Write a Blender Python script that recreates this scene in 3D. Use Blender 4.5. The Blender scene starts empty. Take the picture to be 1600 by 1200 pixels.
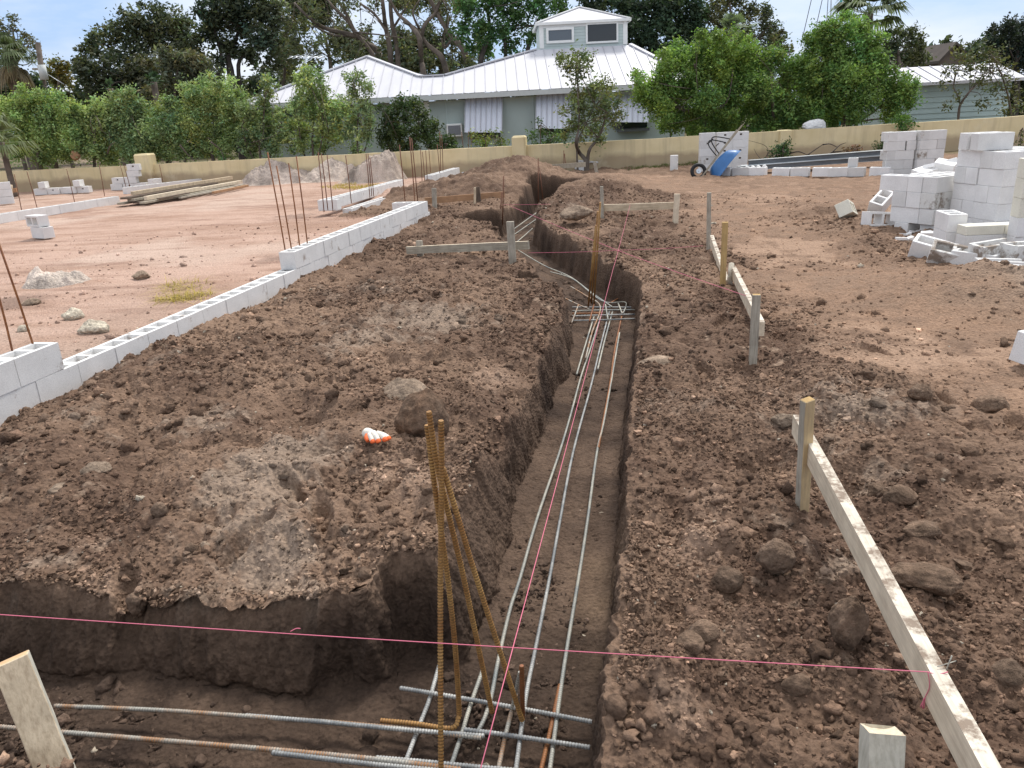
import bpy, bmesh, math, random
import numpy as np
from mathutils import Vector, Matrix, Euler
random.seed(7); RNG = np.random.default_rng(11)
scene = bpy.context.scene
COL = scene.collection
R = math.radians
# ------------------------------------------------------------------ camera
CAM_H = 1.64; F_PX = 1200.0; PITCH = R(19.2); ROLL = R(3.0)
def ray(px, py):
    u = (px - 800) / F_PX; v = (py - 600) / F_PX
    x = u * math.cos(ROLL) - v * math.sin(ROLL); d = u * math.sin(ROLL) + v * math.cos(ROLL)
    return Vector((x, math.cos(PITCH) - d * math.sin(PITCH), -math.sin(PITCH) - d * math.cos(PITCH)))
def P(px, py, z=0.0):
    r = ray(px, py); t = (z - CAM_H) / r.z
    return Vector((r.x * t, r.y * t, z))
def PY(px, py, Y):
    r = ray(px, py); t = Y / r.y
    return Vector((r.x * t, Y, CAM_H + r.z * t))
S12, C12 = math.sin(R(12)), math.cos(R(12))
def ST(s, t, z=0.0):            # site axes: s along the trench, t to its right
    return Vector((s * S12 + t * C12, s * C12 - t * S12, z))

cam = bpy.data.cameras.new("camera"); camo = bpy.data.objects.new("camera", cam); COL.objects.link(camo)
cam.sensor_fit = 'HORIZONTAL'; cam.sensor_width = 36.0; cam.lens = 36.0 * F_PX / 1600.0
cam.clip_start = 0.05; cam.clip_end = 3000
fwd = Vector((0, math.cos(PITCH), -math.sin(PITCH)))
# image right / image up expressed in the world
img_r = (ray(801, 600) - ray(800, 600)).normalized(); img_u = (ray(800, 599) - ray(800, 600)).normalized()
M = Matrix((img_r, img_u, -fwd)).transposed().to_4x4(); M.translation = (0, 0, CAM_H)
camo.matrix_world = M
scene.camera = camo

# ------------------------------------------------------------------ numpy noise
def _h(ix, iy, iz, seed):
    n = (ix.astype(np.int64) * 374761393 + iy.astype(np.int64) * 668265263 + iz.astype(np.int64) * 2147483647 + seed * 974634721) & 0xFFFFFFFF
    n = ((n ^ (n >> 13)) * 1274126177) & 0xFFFFFFFF
    n = ((n ^ (n >> 16)) * 2246822519) & 0xFFFFFFFF
    n = n ^ (n >> 15)
    return (n & 0xFFFFFF).astype(np.float32) / float(0x1000000)
def n2(x, y, seed=0):           # value noise, -1..1
    ix = np.floor(x).astype(np.int64); iy = np.floor(y).astype(np.int64)
    fx = (x - ix).astype(np.float32); fy = (y - iy).astype(np.float32)
    ux = fx * fx * fx * (fx * (fx * 6 - 15) + 10); uy = fy * fy * fy * (fy * (fy * 6 - 15) + 10)
    z = np.zeros_like(ix)
    a = _h(ix, iy, z, seed); b = _h(ix + 1, iy, z, seed); c = _h(ix, iy + 1, z, seed); d = _h(ix + 1, iy + 1, z, seed)
    return (a + (b - a) * ux + (c - a) * uy + (a - b - c + d) * ux * uy) * 2 - 1
def n3(x, y, w, seed=0):
    iz = np.floor(w).astype(np.int64); fz = (w - iz).astype(np.float32); uz = fz * fz * (3 - 2 * fz)
    ix = np.floor(x).astype(np.int64); iy = np.floor(y).astype(np.int64)
    fx = (x - ix).astype(np.float32); fy = (y - iy).astype(np.float32)
    ux = fx * fx * (3 - 2 * fx); uy = fy * fy * (3 - 2 * fy)
    def lay(k):
        a = _h(ix, iy, k, seed); b = _h(ix + 1, iy, k, seed); c = _h(ix, iy + 1, k, seed); d = _h(ix + 1, iy + 1, k, seed)
        return a + (b - a) * ux + (c - a) * uy + (a - b - c + d) * ux * uy
    l0 = lay(iz); l1 = lay(iz + 1)
    return (l0 + (l1 - l0) * uz) * 2 - 1
def fbm(x, y, wl, oct=4, gain=0.5, seed=0):
    o = np.zeros(x.shape, np.float32); a = 1.0; tot = 0
    for k in range(oct):
        c, s = math.cos(k * 1.3 + .4), math.sin(k * 1.3 + .4)
        o += a * n2((x * c - y * s) / wl + 17.3 * k, (x * s + y * c) / wl - 9.1 * k, seed + k); tot += a; a *= gain; wl *= 0.5
    return o / tot
def lumps(x, y, cell, seed=0):  # rounded clods: 0 between, up to 1 on a lump
    gx = x / cell; gy = y / cell
    ix = np.floor(gx).astype(np.int64); iy = np.floor(gy).astype(np.int64)
    best = np.full(x.shape, 9.0, np.float32); z = np.zeros_like(ix)
    for dx in (-1, 0, 1):
        for dy in (-1, 0, 1):
            cx = ix + dx; cy = iy + dy
            px = cx + _h(cx, cy, z, seed); py = cy + _h(cx, cy, z, seed + 1); rr = 0.45 + 0.55 * _h(cx, cy, z, seed + 2)
            d = ((gx - px) ** 2 + (gy - py) ** 2) / (rr * rr)
            best = np.minimum(best, d.astype(np.float32))
    return np.sqrt(np.clip(1 - best, 0, 1))
def sst(a, b, x):
    t = np.clip((x - a) / (b - a), 0, 1); return t * t * (3 - 2 * t)

# ------------------------------------------------------------------ materials
def new_mat(name):
    m = bpy.data.materials.new(name); m.use_nodes = True
    nt = m.node_tree; b = nt.nodes['Principled BSDF']
    return m, nt, b
def N(nt, typ, **kw):
    n = nt.nodes.new(typ)
    for k, v in kw.items(): setattr(n, k, v)
    return n
def lk(nt, a, b): nt.links.new(a, b)
def coords(nt, obj=True, rnd=True):
    tc = N(nt, 'ShaderNodeTexCoord')
    if not rnd: return tc.outputs['Object']
    oi = N(nt, 'ShaderNodeObjectInfo'); mul = N(nt, 'ShaderNodeMath', operation='MULTIPLY'); mul.inputs[1].default_value = 37.0
    lk(nt, oi.outputs['Random'], mul.inputs[0])
    add = N(nt, 'ShaderNodeVectorMath', operation='ADD'); lk(nt, tc.outputs['Object'], add.inputs[0]); lk(nt, mul.outputs[0], add.inputs[1])
    return add.outputs[0]
def noise(nt, vec, scale, detail=4, rough=0.55, stretch=None):
    if stretch:
        mp = N(nt, 'ShaderNodeMapping'); mp.inputs['Scale'].default_value = stretch; lk(nt, vec, mp.inputs['Vector']); vec = mp.outputs[0]
    n = N(nt, 'ShaderNodeTexNoise'); n.inputs['Scale'].default_value = scale; n.inputs['Detail'].default_value = detail; n.inputs['Roughness'].default_value = rough
    lk(nt, vec, n.inputs['Vector']); return n.outputs['Fac']
def ramp(nt, fac, stops):
    r = N(nt, 'ShaderNodeValToRGB'); e = r.color_ramp.elements
    while len(e) < len(stops): e.new(0.5)
    for el, (p, c) in zip(e, stops):
        el.position = p; el.color = (c, c, c, 1) if isinstance(c, (int, float)) else (*c, 1)
    lk(nt, fac, r.inputs['Fac']); return r.outputs['Color']
def mix(nt, fac, a, b, mode='MIX'):
    m = N(nt, 'ShaderNodeMix', data_type='RGBA', blend_type=mode)
    for i, v in ((6, a), (7, b)):
        if hasattr(v, 'default_value') or hasattr(v, 'links'): lk(nt, v, m.inputs[i])
        else: m.inputs[i].default_value = (*v, 1)
    if hasattr(fac, 'links'): lk(nt, fac, m.inputs[0])
    else: m.inputs[0].default_value = fac
    return m.outputs[2]
def bump(nt, b, h, strength=0.4, dist=0.01):
    bn = N(nt, 'ShaderNodeBump'); bn.inputs['Strength'].default_value = strength; bn.inputs['Distance'].default_value = dist
    lk(nt, h, bn.inputs['Height']); lk(nt, bn.outputs[0], b.inputs['Normal'])
def simple(name, col, rough=0.7, metal=0.0, var=0.25, scale=8.0, bmp=0.0, spec=0.3):
    m, nt, b = new_mat(name); v = coords(nt)
    f = noise(nt, v, scale, 5)
    c = ramp(nt, f, [(0.25, tuple(x * (1 - var) for x in col)), (0.75, tuple(min(1, x * (1 + var)) for x in col))])
    lk(nt, c, b.inputs['Base Color']); b.inputs['Roughness'].default_value = rough; b.inputs['Metallic'].default_value = metal
    b.inputs['Specular IOR Level'].default_value = spec
    if bmp: bump(nt, b, noise(nt, v, scale * 4, 6), bmp, 0.01)
    return m
def rock_mat(name, col):
    m, nt, b = new_mat(name); v = coords(nt); f = noise(nt, v, 9, 8, .68); g = noise(nt, v, 40, 6, .7); k = noise(nt, v, 3.5, 4, .6)
    c = ramp(nt, f, [(.3, tuple(x * .5 for x in col)), (.52, col), (.72, tuple(x * 1.7 for x in col))])
    c = mix(nt, ramp(nt, k, [(.5, 0.0), (.7, .7)]), c, (.23, .165, .12)); c = mix(nt, 1.0, c, ramp(nt, g, [(.3, .6), (.7, 1.35)]), 'MULTIPLY')
    lk(nt, c, b.inputs['Base Color']); b.inputs['Roughness'].default_value = .95; b.inputs['Specular IOR Level'].default_value = .15
    ad = N(nt, 'ShaderNodeMath', operation='ADD'); lk(nt, f, ad.inputs[0]); lk(nt, g, ad.inputs[1]); bump(nt, b, ad.outputs[0], .9, .03); return m
def soil_mat(name, attr='Col'):
    m, nt, b = new_mat(name)
    at = N(nt, 'ShaderNodeAttribute', attribute_name=attr)
    tc = N(nt, 'ShaderNodeTexCoord'); v = tc.outputs['Object']
    f1 = noise(nt, v, 45, 6, 0.7); f2 = noise(nt, v, 220, 3, 0.6)
    c = mix(nt, 1.0, at.outputs['Color'], ramp(nt, f1, [(0.28, 0.62), (0.5, 1.0), (0.74, 1.42)]), 'MULTIPLY')
    c = mix(nt, ramp(nt, f2, [(0.74, 0.0), (0.80, 0.55)]), c, (0.45, 0.40, 0.34))
    lk(nt, c, b.inputs['Base Color']); b.inputs['Roughness'].default_value = 0.95; b.inputs['Specular IOR Level'].default_value = 0.15
    vo = N(nt, 'ShaderNodeTexVoronoi', feature='SMOOTH_F1'); vo.inputs['Scale'].default_value = 60; lk(nt, v, vo.inputs['Vector'])
    ad = N(nt, 'ShaderNodeMath', operation='SUBTRACT'); lk(nt, f1, ad.inputs[0]); lk(nt, vo.outputs['Distance'], ad.inputs[1])
    bump(nt, b, ad.outputs[0], 0.75, 0.016)
    return m
def wood_mat(name, base, dark, mud=0.25, rough=0.85):
    m, nt, b = new_mat(name); v = coords(nt)
    g = noise(nt, v, 6, 6, 0.65, (14, 14, 0.9)); k = noise(nt, v, 9, 4, 0.6)
    c = ramp(nt, g, [(0.3, dark), (0.55, base), (0.8, tuple(min(1, x * 1.15) for x in base))])
    c = mix(nt, ramp(nt, k, [(0.35, 0.35), (0.6, 0.0)]), c, tuple(x * 0.55 for x in dark))
    if mud:
        md = noise(nt, v, 14, 5, 0.7)
        c = mix(nt, ramp(nt, md, [(0.55 + 0.2 * (1 - mud), 0.0), (0.68 + 0.2 * (1 - mud), 0.8)]), c, (0.14, 0.09, 0.06))
    lk(nt, c, b.inputs['Base Color']); b.inputs['Roughness'].default_value = rough; b.inputs['Specular IOR Level'].default_value = 0.2
    bump(nt, b, g, 0.35, 0.004); return m
def rebar_mat(name, a, c2, lo, hi, scale=7):
    m, nt, b = new_mat(name); v = coords(nt)
    f = noise(nt, v, scale, 4, 0.6); g = noise(nt, v, 160, 2)
    c = ramp(nt, f, [(lo, a), (hi, c2)])
    c = mix(nt, 1.0, c, ramp(nt, g, [(0.3, 0.65), (0.7, 1.25)]), 'MULTIPLY')
    lk(nt, c, b.inputs['Base Color']); b.inputs['Roughness'].default_value = 0.62; b.inputs['Metallic'].default_value = 0.15
    return m
def block_mat(name, base, stain=(0.20, 0.15, 0.11), amount=0.0):
    m, nt, b = new_mat(name); v = coords(nt)
    f = noise(nt, v, 5, 5, 0.6); sp = noise(nt, v, 130, 2, 0.7)
    c = ramp(nt, f, [(0.3, tuple(x * 0.86 for x in base)), (0.7, base)])
    c = mix(nt, 1.0, c, ramp(nt, sp, [(0.3, 0.86), (0.62, 1.04)]), 'MULTIPLY')
    if amount:
        s = noise(nt, v, 4.5, 6, 0.72)
        c = mix(nt, ramp(nt, s, [(0.66 - 0.22 * amount, 0.0), (0.74 - 0.2 * amount, 0.85)]), c, stain)
    lk(nt, c, b.inputs['Base Color']); b.inputs['Roughness'].default_value = 0.9; b.inputs['Specular IOR Level'].default_value = 0.2
    bump(nt, b, sp, 0.35, 0.003); return m
def leaf_mat(name):
    m, nt, b = new_mat(name)
    at = N(nt, 'ShaderNodeAttribute', attribute_name='Col')
    b.inputs['Roughness'].default_value = 0.6; b.inputs['Specular IOR Level'].default_value = 0.25
    lk(nt, at.outputs['Color'], b.inputs['Base Color'])
    tr = N(nt, 'ShaderNodeBsdfTranslucent'); lk(nt, mix(nt, 1.0, at.outputs['Color'], (1.1, 1.25, 0.6), 'MULTIPLY'), tr.inputs['Color'])
    mx = N(nt, 'ShaderNodeMixShader'); mx.inputs[0].default_value = 0.3
    lk(nt, b.outputs[0], mx.inputs[1]); lk(nt, tr.outputs[0], mx.inputs[2])
    lk(nt, mx.outputs[0], nt.nodes['Material Output'].inputs['Surface']); return m
MT = {}
MT['soil'] = soil_mat('soil')
MT['leaf'] = leaf_mat('leaf')
MT['bark'] = simple('bark', (0.13, 0.105, 0.085), 0.95, 0, 0.45, 3.0, 0.6)
MT['bark_dark'] = simple('bark_dark', (0.06, 0.05, 0.042), 0.95, 0, 0.45, 3.0, 0.6)
MT['stake'] = wood_mat('stake_wood', (0.60, 0.49, 0.345), (0.40, 0.31, 0.21), 0.25)
MT['groove'] = simple('groove', (0.15, 0.085, 0.035), 0.8, 0, 0.3)
MT['groove_grey'] = simple('groove_grey', (0.19, 0.185, 0.17), 0.7, 0, 0.3)
MT['stake_pale'] = wood_mat('stake_pale', (0.58, 0.55, 0.46), (0.42, 0.39, 0.31), 0.15)
MT['stake_tan'] = wood_mat('stake_tan', (0.52, 0.39, 0.22), (0.36, 0.27, 0.17), 0.25)
MT['stake_grey'] = wood_mat('stake_wood_grey', (0.42, 0.38, 0.31), (0.24, 0.21, 0.17), 0.3)
MT['stake_gold'] = wood_mat('stake_wood_gold', (0.50, 0.34, 0.15), (0.36, 0.24, 0.11), 0.1)
MT['stake_cut'] = wood_mat('stake_cut', (0.62, 0.42, 0.24), (0.5, 0.3, 0.16), 0.0)
MT['rail'] = wood_mat('rail_wood', (0.70, 0.60, 0.455), (0.55, 0.45, 0.33), 0.15)
MT['rail_mud'] = wood_mat('rail_mud', (0.66, 0.60, 0.50), (0.48, 0.42, 0.34), 1.35)
MT['rail_red'] = wood_mat('rail_red', (0.42, 0.25, 0.14), (0.30, 0.17, 0.10), 0.2)
MT['old_wood'] = wood_mat('old_wood', (0.40, 0.36, 0.28), (0.24, 0.20, 0.16), 0.3)
MT['old_wood_and_hole_shade'] = wood_mat('old_wood_and_hole_shade', (0.16, 0.12, 0.09), (0.07, 0.055, 0.045), 0.2)
MT['rebar_ochre'] = rebar_mat('rebar_ochre', (0.24, 0.105, 0.026), (0.38, 0.22, 0.07), 0.35, 0.65)
MT['rebar_grey'] = rebar_mat('rebar_grey', (0.20, 0.22, 0.22), (0.42, 0.40, 0.33), 0.35, 0.62, 4)
MT['rebar_mixed'] = rebar_mat('rebar_mixed', (0.34, 0.33, 0.29), (0.32, 0.17, 0.08), 0.42, 0.6, 9)
MT['rebar_blue'] = rebar_mat('rebar_blue', (0.17, 0.185, 0.195), (0.42, 0.42, 0.40), 0.38, 0.62, 6)
MT['rebar_rust'] = rebar_mat('rebar_rust', (0.17, 0.055, 0.018), (0.30, 0.12, 0.04), 0.35, 0.65)
MT['rebar_far'] = rebar_mat('rebar_far', (0.13, 0.05, 0.025), (0.20, 0.08, 0.04), 0.35, 0.65)
MT['block'] = block_mat('block', (0.75, 0.74, 0.72))
MT['block_white'] = block_mat('block_white', (0.84, 0.83, 0.815))
MT['block_cream'] = block_mat('block_cream', (0.78, 0.75, 0.64))
MT['block_stain'] = block_mat('block_stain', (0.72, 0.71, 0.68), amount=0.75)
MT['block_dirty'] = block_mat('block_dirty', (0.67, 0.66, 0.64), (0.30, 0.25, 0.20), amount=0.35)
MT['string'] = simple('string', (0.62, 0.16, 0.23), 0.6, 0, 0.05)
MT['rock'] = rock_mat('rock', (0.21, 0.142, 0.098))
MT['rock_pale'] = rock_mat('rock_pale', (0.32, 0.24, 0.175))
MT['rock_white'] = rock_mat('rock_white', (0.62, 0.55, 0.43))

# ------------------------------------------------------------------ object helpers
def link(o, parent=None):
    COL.objects.link(o)
    if parent is not None: o.parent = parent
    return o
def tag(o, label=None, cat=None, group=None, kind=None):
    if label: o['label'] = label
    if cat: o['category'] = cat
    if group: o['group'] = group
    if kind: o['kind'] = kind
    return o
def empty(name, loc, label, cat, group=None, rot=None):
    o = bpy.data.objects.new(name, None); o.empty_display_size = 0.1; link(o)
    o.location = loc
    if rot: o.rotation_euler = rot
    bpy.context.view_layer.update()
    return tag(o, label, cat, group)
def wmat(o):
    m = o.matrix_basis.copy()
    while o.parent is not None: o = o.parent; m = o.matrix_basis @ m
    return m
class MB:
    """collects shapes in world coordinates; build() links ONE mesh object"""
    def __init__(s): s.v = []; s.f = []; s.m = []; s.sm = []
    def add(s, vs, fs, mi=0, smooth=False):
        o = len(s.v); s.v += [tuple(v) for v in vs]; s.f += [tuple(i + o for i in f) for f in fs]; s.m += [mi] * len(fs); s.sm += [smooth] * len(fs); return s
    def box(s, c, size, rot=None, mi=0, taper=1.0):
        hx, hy, hz = (d / 2 for d in size); c = Vector(c)
        M = rot.to_3x3() if isinstance(rot, Matrix) else (Euler(rot).to_matrix() if rot else Matrix.Identity(3))
        vs = [c + M @ Vector((x * (taper if z > 0 else 1), y * (taper if z > 0 else 1), z)) for z in (-hz, hz) for x, y in ((-hx, -hy), (hx, -hy), (hx, hy), (-hx, hy))]
        return s.add(vs, [(3, 2, 1, 0), (4, 5, 6, 7), (0, 1, 5, 4), (1, 2, 6, 5), (2, 3, 7, 6), (3, 0, 4, 7)], mi)
    def bar(s, a, b, w, h, upv=Vector((0, 0, 1)), mi=0):
        a = Vector(a); b = Vector(b); d = (b - a).normalized(); sx = d.cross(upv).normalized(); u = sx.cross(d)
        vs = [p + sx * x * w / 2 + u * y * h / 2 for p in (a, b) for x, y in ((-1, -1), (1, -1), (1, 1), (-1, 1))]
        return s.add(vs, [(3, 2, 1, 0)[::-1], (4, 5, 6, 7)[::-1], (0, 4, 5, 1), (1, 5, 6, 2), (2, 6, 7, 3), (3, 7, 4, 0)], mi)
    def tube(s, pts, r, n=6, cap=True, mi=0, smooth=True, alt=None):
        pts = [Vector(p) for p in pts]; rs = r if isinstance(r, (list, tuple)) else [r] * len(pts)
        ref = None; rings = []
        for i, p in enumerate(pts):
            d = (pts[min(i + 1, len(pts) - 1)] - pts[max(i - 1, 0)])
            d = d.normalized() if d.length > 1e-9 else Vector((0, 0, 1))
            if ref is None:
                ref = Vector((1, 0, 0)) if abs(d.x) < 0.8 else Vector((0, 1, 0))
            x = (ref - d * ref.dot(d)).normalized(); ref = x; y = d.cross(x)
            rings.append([p + (x * math.cos(2 * math.pi * k / n) + y * math.sin(2 * math.pi * k / n)) * rs[i] for k in range(n)])
        vs = [v for q in rings for v in q]; fs = []
        for i in range(len(rings) - 1):
            for k in range(n):
                k2 = (k + 1) % n; fs.append((i * n + k, i * n + k2, (i + 1) * n + k2, (i + 1) * n + k))
        s.add(vs, fs, mi, smooth)
        if alt is not None:
            for i in range(len(rings) - 1):
                if alt(i): s.m[len(s.m) - len(fs) + i * n: len(s.m) - len(fs) + (i + 1) * n] = [1] * n
        if cap:
            o = len(s.v) - len(vs)
            s.f += [tuple(o + k for k in range(n))[::-1], tuple(o + (len(rings) - 1) * n + k for k in range(n))]; s.m += [mi, mi]; s.sm += [False, False]
        return s
    def build(s, name, mats, parent=None, origin=None, bevel=0.0):
        me = bpy.data.meshes.new(name)
        org = Vector(origin) if origin is not None else (Vector((0, 0, 0)) if parent is not None else Vector(s.v[0]))
        inv = wmat(parent).inverted() if parent is not None else Matrix.Translation(-org)
        me.from_pydata([inv @ Vector(v) for v in s.v], [], s.f)
        for m in (mats if isinstance(mats, (list, tuple)) else [mats]): me.materials.append(m)
        me.polygons.foreach_set('material_index', s.m); me.polygons.foreach_set('use_smooth', s.sm)
        if bevel:
            bm = bmesh.new(); bm.from_mesh(me)
            bmesh.ops.remove_doubles(bm, verts=bm.verts, dist=1e-5)
            es = [e for e in bm.edges if len(e.link_faces) == 2 and e.calc_face_angle(0) > 0.6]
            bmesh.ops.bevel(bm, geom=es, offset=bevel, segments=1, affect='EDGES', clamp_overlap=True)
            bm.to_mesh(me); bm.free()
        me.update(); o = bpy.data.objects.new(name, me)
        link(o, parent)
        if parent is None: o.location = org
        return o
def np_mesh(name, V, F, mats, cols=None, smooth=True, parent=None):
    """V (n,3), F (m,k) arrays -> one object; cols per vertex"""
    me = bpy.data.meshes.new(name); k = F.shape[1]
    me.vertices.add(len(V)); me.vertices.foreach_set('co', np.ascontiguousarray(V, np.float32).ravel())
    me.loops.add(F.size); me.loops.foreach_set('vertex_index', np.ascontiguousarray(F, np.int32).ravel())
    me.polygons.add(len(F)); me.polygons.foreach_set('loop_start', np.arange(0, F.size, k, dtype=np.int32))
    me.polygons.foreach_set('use_smooth', np.full(len(F), smooth))
    if cols is not None:
        a = me.color_attributes.new('Col', 'FLOAT_COLOR', 'POINT')
        a.data.foreach_set('color', np.concatenate([cols, np.ones((len(cols), 1))], 1).astype(np.float32).ravel())
    me.materials.append(mats); me.update(calc_edges=True)
    o = bpy.data.objects.new(name, me); link(o, parent); return o
# ------------------------------------------------------------------ ground: one sheet with the trench cut in it
FLOOR = -0.42
TR_ST = [(1.05, -0.16), (2.0, -0.175), (3.1, -0.185), (4.6, -0.225), (6.2, -0.25), (7.75, -0.27), (8.05, -0.33), (8.8, -0.66), (10.0, -1.17), (11.4, -1.72),
         (12.6, -2.16), (14.0, -2.3), (17.2, -2.35), (17.5, -1.9), (18.4, -1.85), (18.5, -3.2), (17.4, -3.15), (17.2, -2.95), (13.6, -2.95), (13.3, -3.5), (12.75, -3.5), (12.5, -2.85), (11.0, -2.35),
         (9.4, -1.76), (8.5, -1.42), (8.35, -1.62), (8.0, -1.6), (7.9, -1.2), (7.25, -0.98), (6.7, -0.87), (4.8, -0.84), (3.6, -0.85), (2.95, -0.84), (2.48, -0.83), (2.46, -1.06), (2.27, -1.10),
         (2.26, -1.8), (2.2, -2.6), (2.2, -5.5), (1.42, -5.5), (1.42, -2.2), (1.38, -1.4), (1.05, -1.0)]
TR = np.array([tuple(ST(a, b))[:2] for a, b in TR_ST])
def trench_sd(x, y):            # signed distance to the trench outline, negative inside
    A = TR; B = np.roll(TR, -1, axis=0)
    d2 = np.full(x.shape, 1e9); ins = np.zeros(x.shape, bool)
    for (ax, ay), (bx, by) in zip(A, B):
        ex, ey = bx - ax, by - ay; wx, wy = x - ax, y - ay
        t = np.clip((wx * ex + wy * ey) / (ex * ex + ey * ey), 0, 1)
        d2 = np.minimum(d2, (wx - ex * t) ** 2 + (wy - ey * t) ** 2)
        c = (ay > y) != (by > y)
        ins ^= c & (x < (bx - ax) * (y - ay) / ((by - ay) if by != ay else 1e-9) + ax)
    d = np.sqrt(d2); return np.where(ins, -d, d)
def sd(x, y):
    out = np.full(x.shape, 3.0)
    m = (x > -6.5) & (x < 3.2) & (y > 0.3) & (y < 19.6)
    if m.any(): out[m] = trench_sd(x[m], y[m])
    return out
def wob(x, y):                  # ragged lip
    return 0.026 * fbm(x, y, 0.35, 4, 0.6, 51)
def polydist(x, y, pts):
    best = np.full(x.shape, 1e9)
    for (ax, ay), (bx, by) in zip(pts[:-1], pts[1:]):
        ex, ey = bx - ax, by - ay; t = np.clip(((x - ax) * ex + (y - ay) * ey) / (ex * ex + ey * ey), 0, 1)
        best = np.minimum(best, (x - ax - ex * t) ** 2 + (y - ay - ey * t) ** 2)
    return np.sqrt(best)
def g2(px, py, z=0.0): return tuple(P(px, py, z))[:2]
TRACK = [g2(1130, 300), g2(1190, 360), g2(1270, 410), g2(1370, 470), g2(1470, 530), g2(1640, 600)]
TRACK2 = [g2(1000, 280), g2(1130, 300), g2(1300, 310), g2(1500, 330)]
# blobs of other soil: px, py, radius m, strength
DUST = [(390, 770, .30, 1), (450, 720, .28, .8), (430, 850, .22, .8), (480, 900, .2, .5), (330, 660, .25, .6), (560, 545, .5, .5), (640, 505, .5, .5), (720, 500, .4, .5), (250, 560, .5, .35), (120, 660, .4, .4),
        (1340, 740, .25, .5), (1290, 660, .35, .5), (1150, 930, .12, .6), (1330, 880, .10, .8), (1210, 820, .15, .4), (580, 450, .7, .4), (900, 345, .5, .4), (1060, 640, .3, .3), (1400, 640, .4, .4), (60, 860, .2, .4), (250, 910, .22, .35),
        (1560, 480, .5, .8), (1500, 470, .4, .6)]
SANDY = [(610, 745, .16, 1), (650, 775, .13, .8), (150, 890, .12, .9), (130, 830, .12, .5), (215, 740, .1, .4), (1080, 840, .18, .5), (1120, 780, .16, .4), (1150, 820, .2, .35), (740, 590, .25, .5), (790, 590, .2, .4), (1250, 620, .25, .4), (1150, 1000, .12, .7), (1060, 1110, .1, .8), (1090, 870, .15, .4), (950, 820, .12, .6), (935, 780, .1, .6), (960, 900, .1, .4)]
DENT = [(470, 655, .11, .09), (195, 745, .14, .07), (165, 810, .11, .06), (250, 690, .1, .05), (1320, 750, .16, .09), (1110, 1180, .12, .07), (560, 440, .3, .1), (880, 435, .25, .1), (1490, 900, .3, .06), (620, 400, .3, .08), (330, 520, .3, .07), (690, 430, .25, .08), (1060, 610, .15, .05)]
HUMP = [(420, 560, .6, .06), (700, 480, .5, .06), (60, 730, .35, .06), (250, 600, .5, .05), (1150, 560, .5, .05), (1080, 640, .3, .04), (1300, 620, .5, .09), (1400, 700, .4, .06), (1180, 900, .22, .05), (1230, 860, .15, .05), (1040, 1060, .15, .04), (760, 640, .25, .04), (730, 720, .2, .03), (640, 930, .25, .04),
        (1480, 460, .6, .16), (1570, 470, .5, .16), (1300, 330, .8, .10), (1460, 420, .4, .06), (860, 480, .2, .05), (870, 340, .8, .16), (960, 285, 1.0, .2), (930, 370, .6, .1), (720, 340, .9, .1), (600, 380, .5, .08)]
def blobs(x, y, lst, k=1.0):
    o = np.zeros(x.shape)
    for px, py, r, a in lst:
        cx, cy = g2(px, py); o += a * np.exp(-((x - cx) ** 2 + (y - cy) ** 2) / (r * r) * k)
    return o
MOUND = [(0.40, 20.6, 1.0, .36), (-0.35, 20.0, 1.7, .20), (-0.3, 17.6, 1.1, .28), (0.6, 19.3, .8, .2), (-1.9, 18.6, 1.2, .12), (1.9, 15.5, .9, .22), (2.1, 17.3, .9, .2), (1.35, 13.6, .7, .18)]
def masks(x, y):
    s = x * S12 + y * C12; t = x * C12 - y * S12
    w = 0.12 * n2(x * 2.3, y * 2.3, 5)
    wall_t = np.where(s < 13.9, -4.35, -6.2)
    pad = 1 - sst(-0.03, 0.03, t - wall_t)
    pad = np.maximum(pad, 0) * 1.0
    far = sst(24.3, 25.5, s)
    right = sst(0.9, 2.0, t + 3 * w + .1 * (s - 8) * sst(8, 12, s))
    trk = np.maximum(1 - sst(0.35, 1.3, polydist(x, y, TRACK) + 2.5 * w), 1 - sst(0.6, 1.8, polydist(x, y, TRACK2) + 4 * w))
    rsm = sst(13.5, 16, s) * sst(.5, 1.6, t)
    packed = np.clip(np.maximum(trk, 0.75 * rsm), 0, 1) * (1 - pad)
    return s, t, pad, packed, right, far
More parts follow.
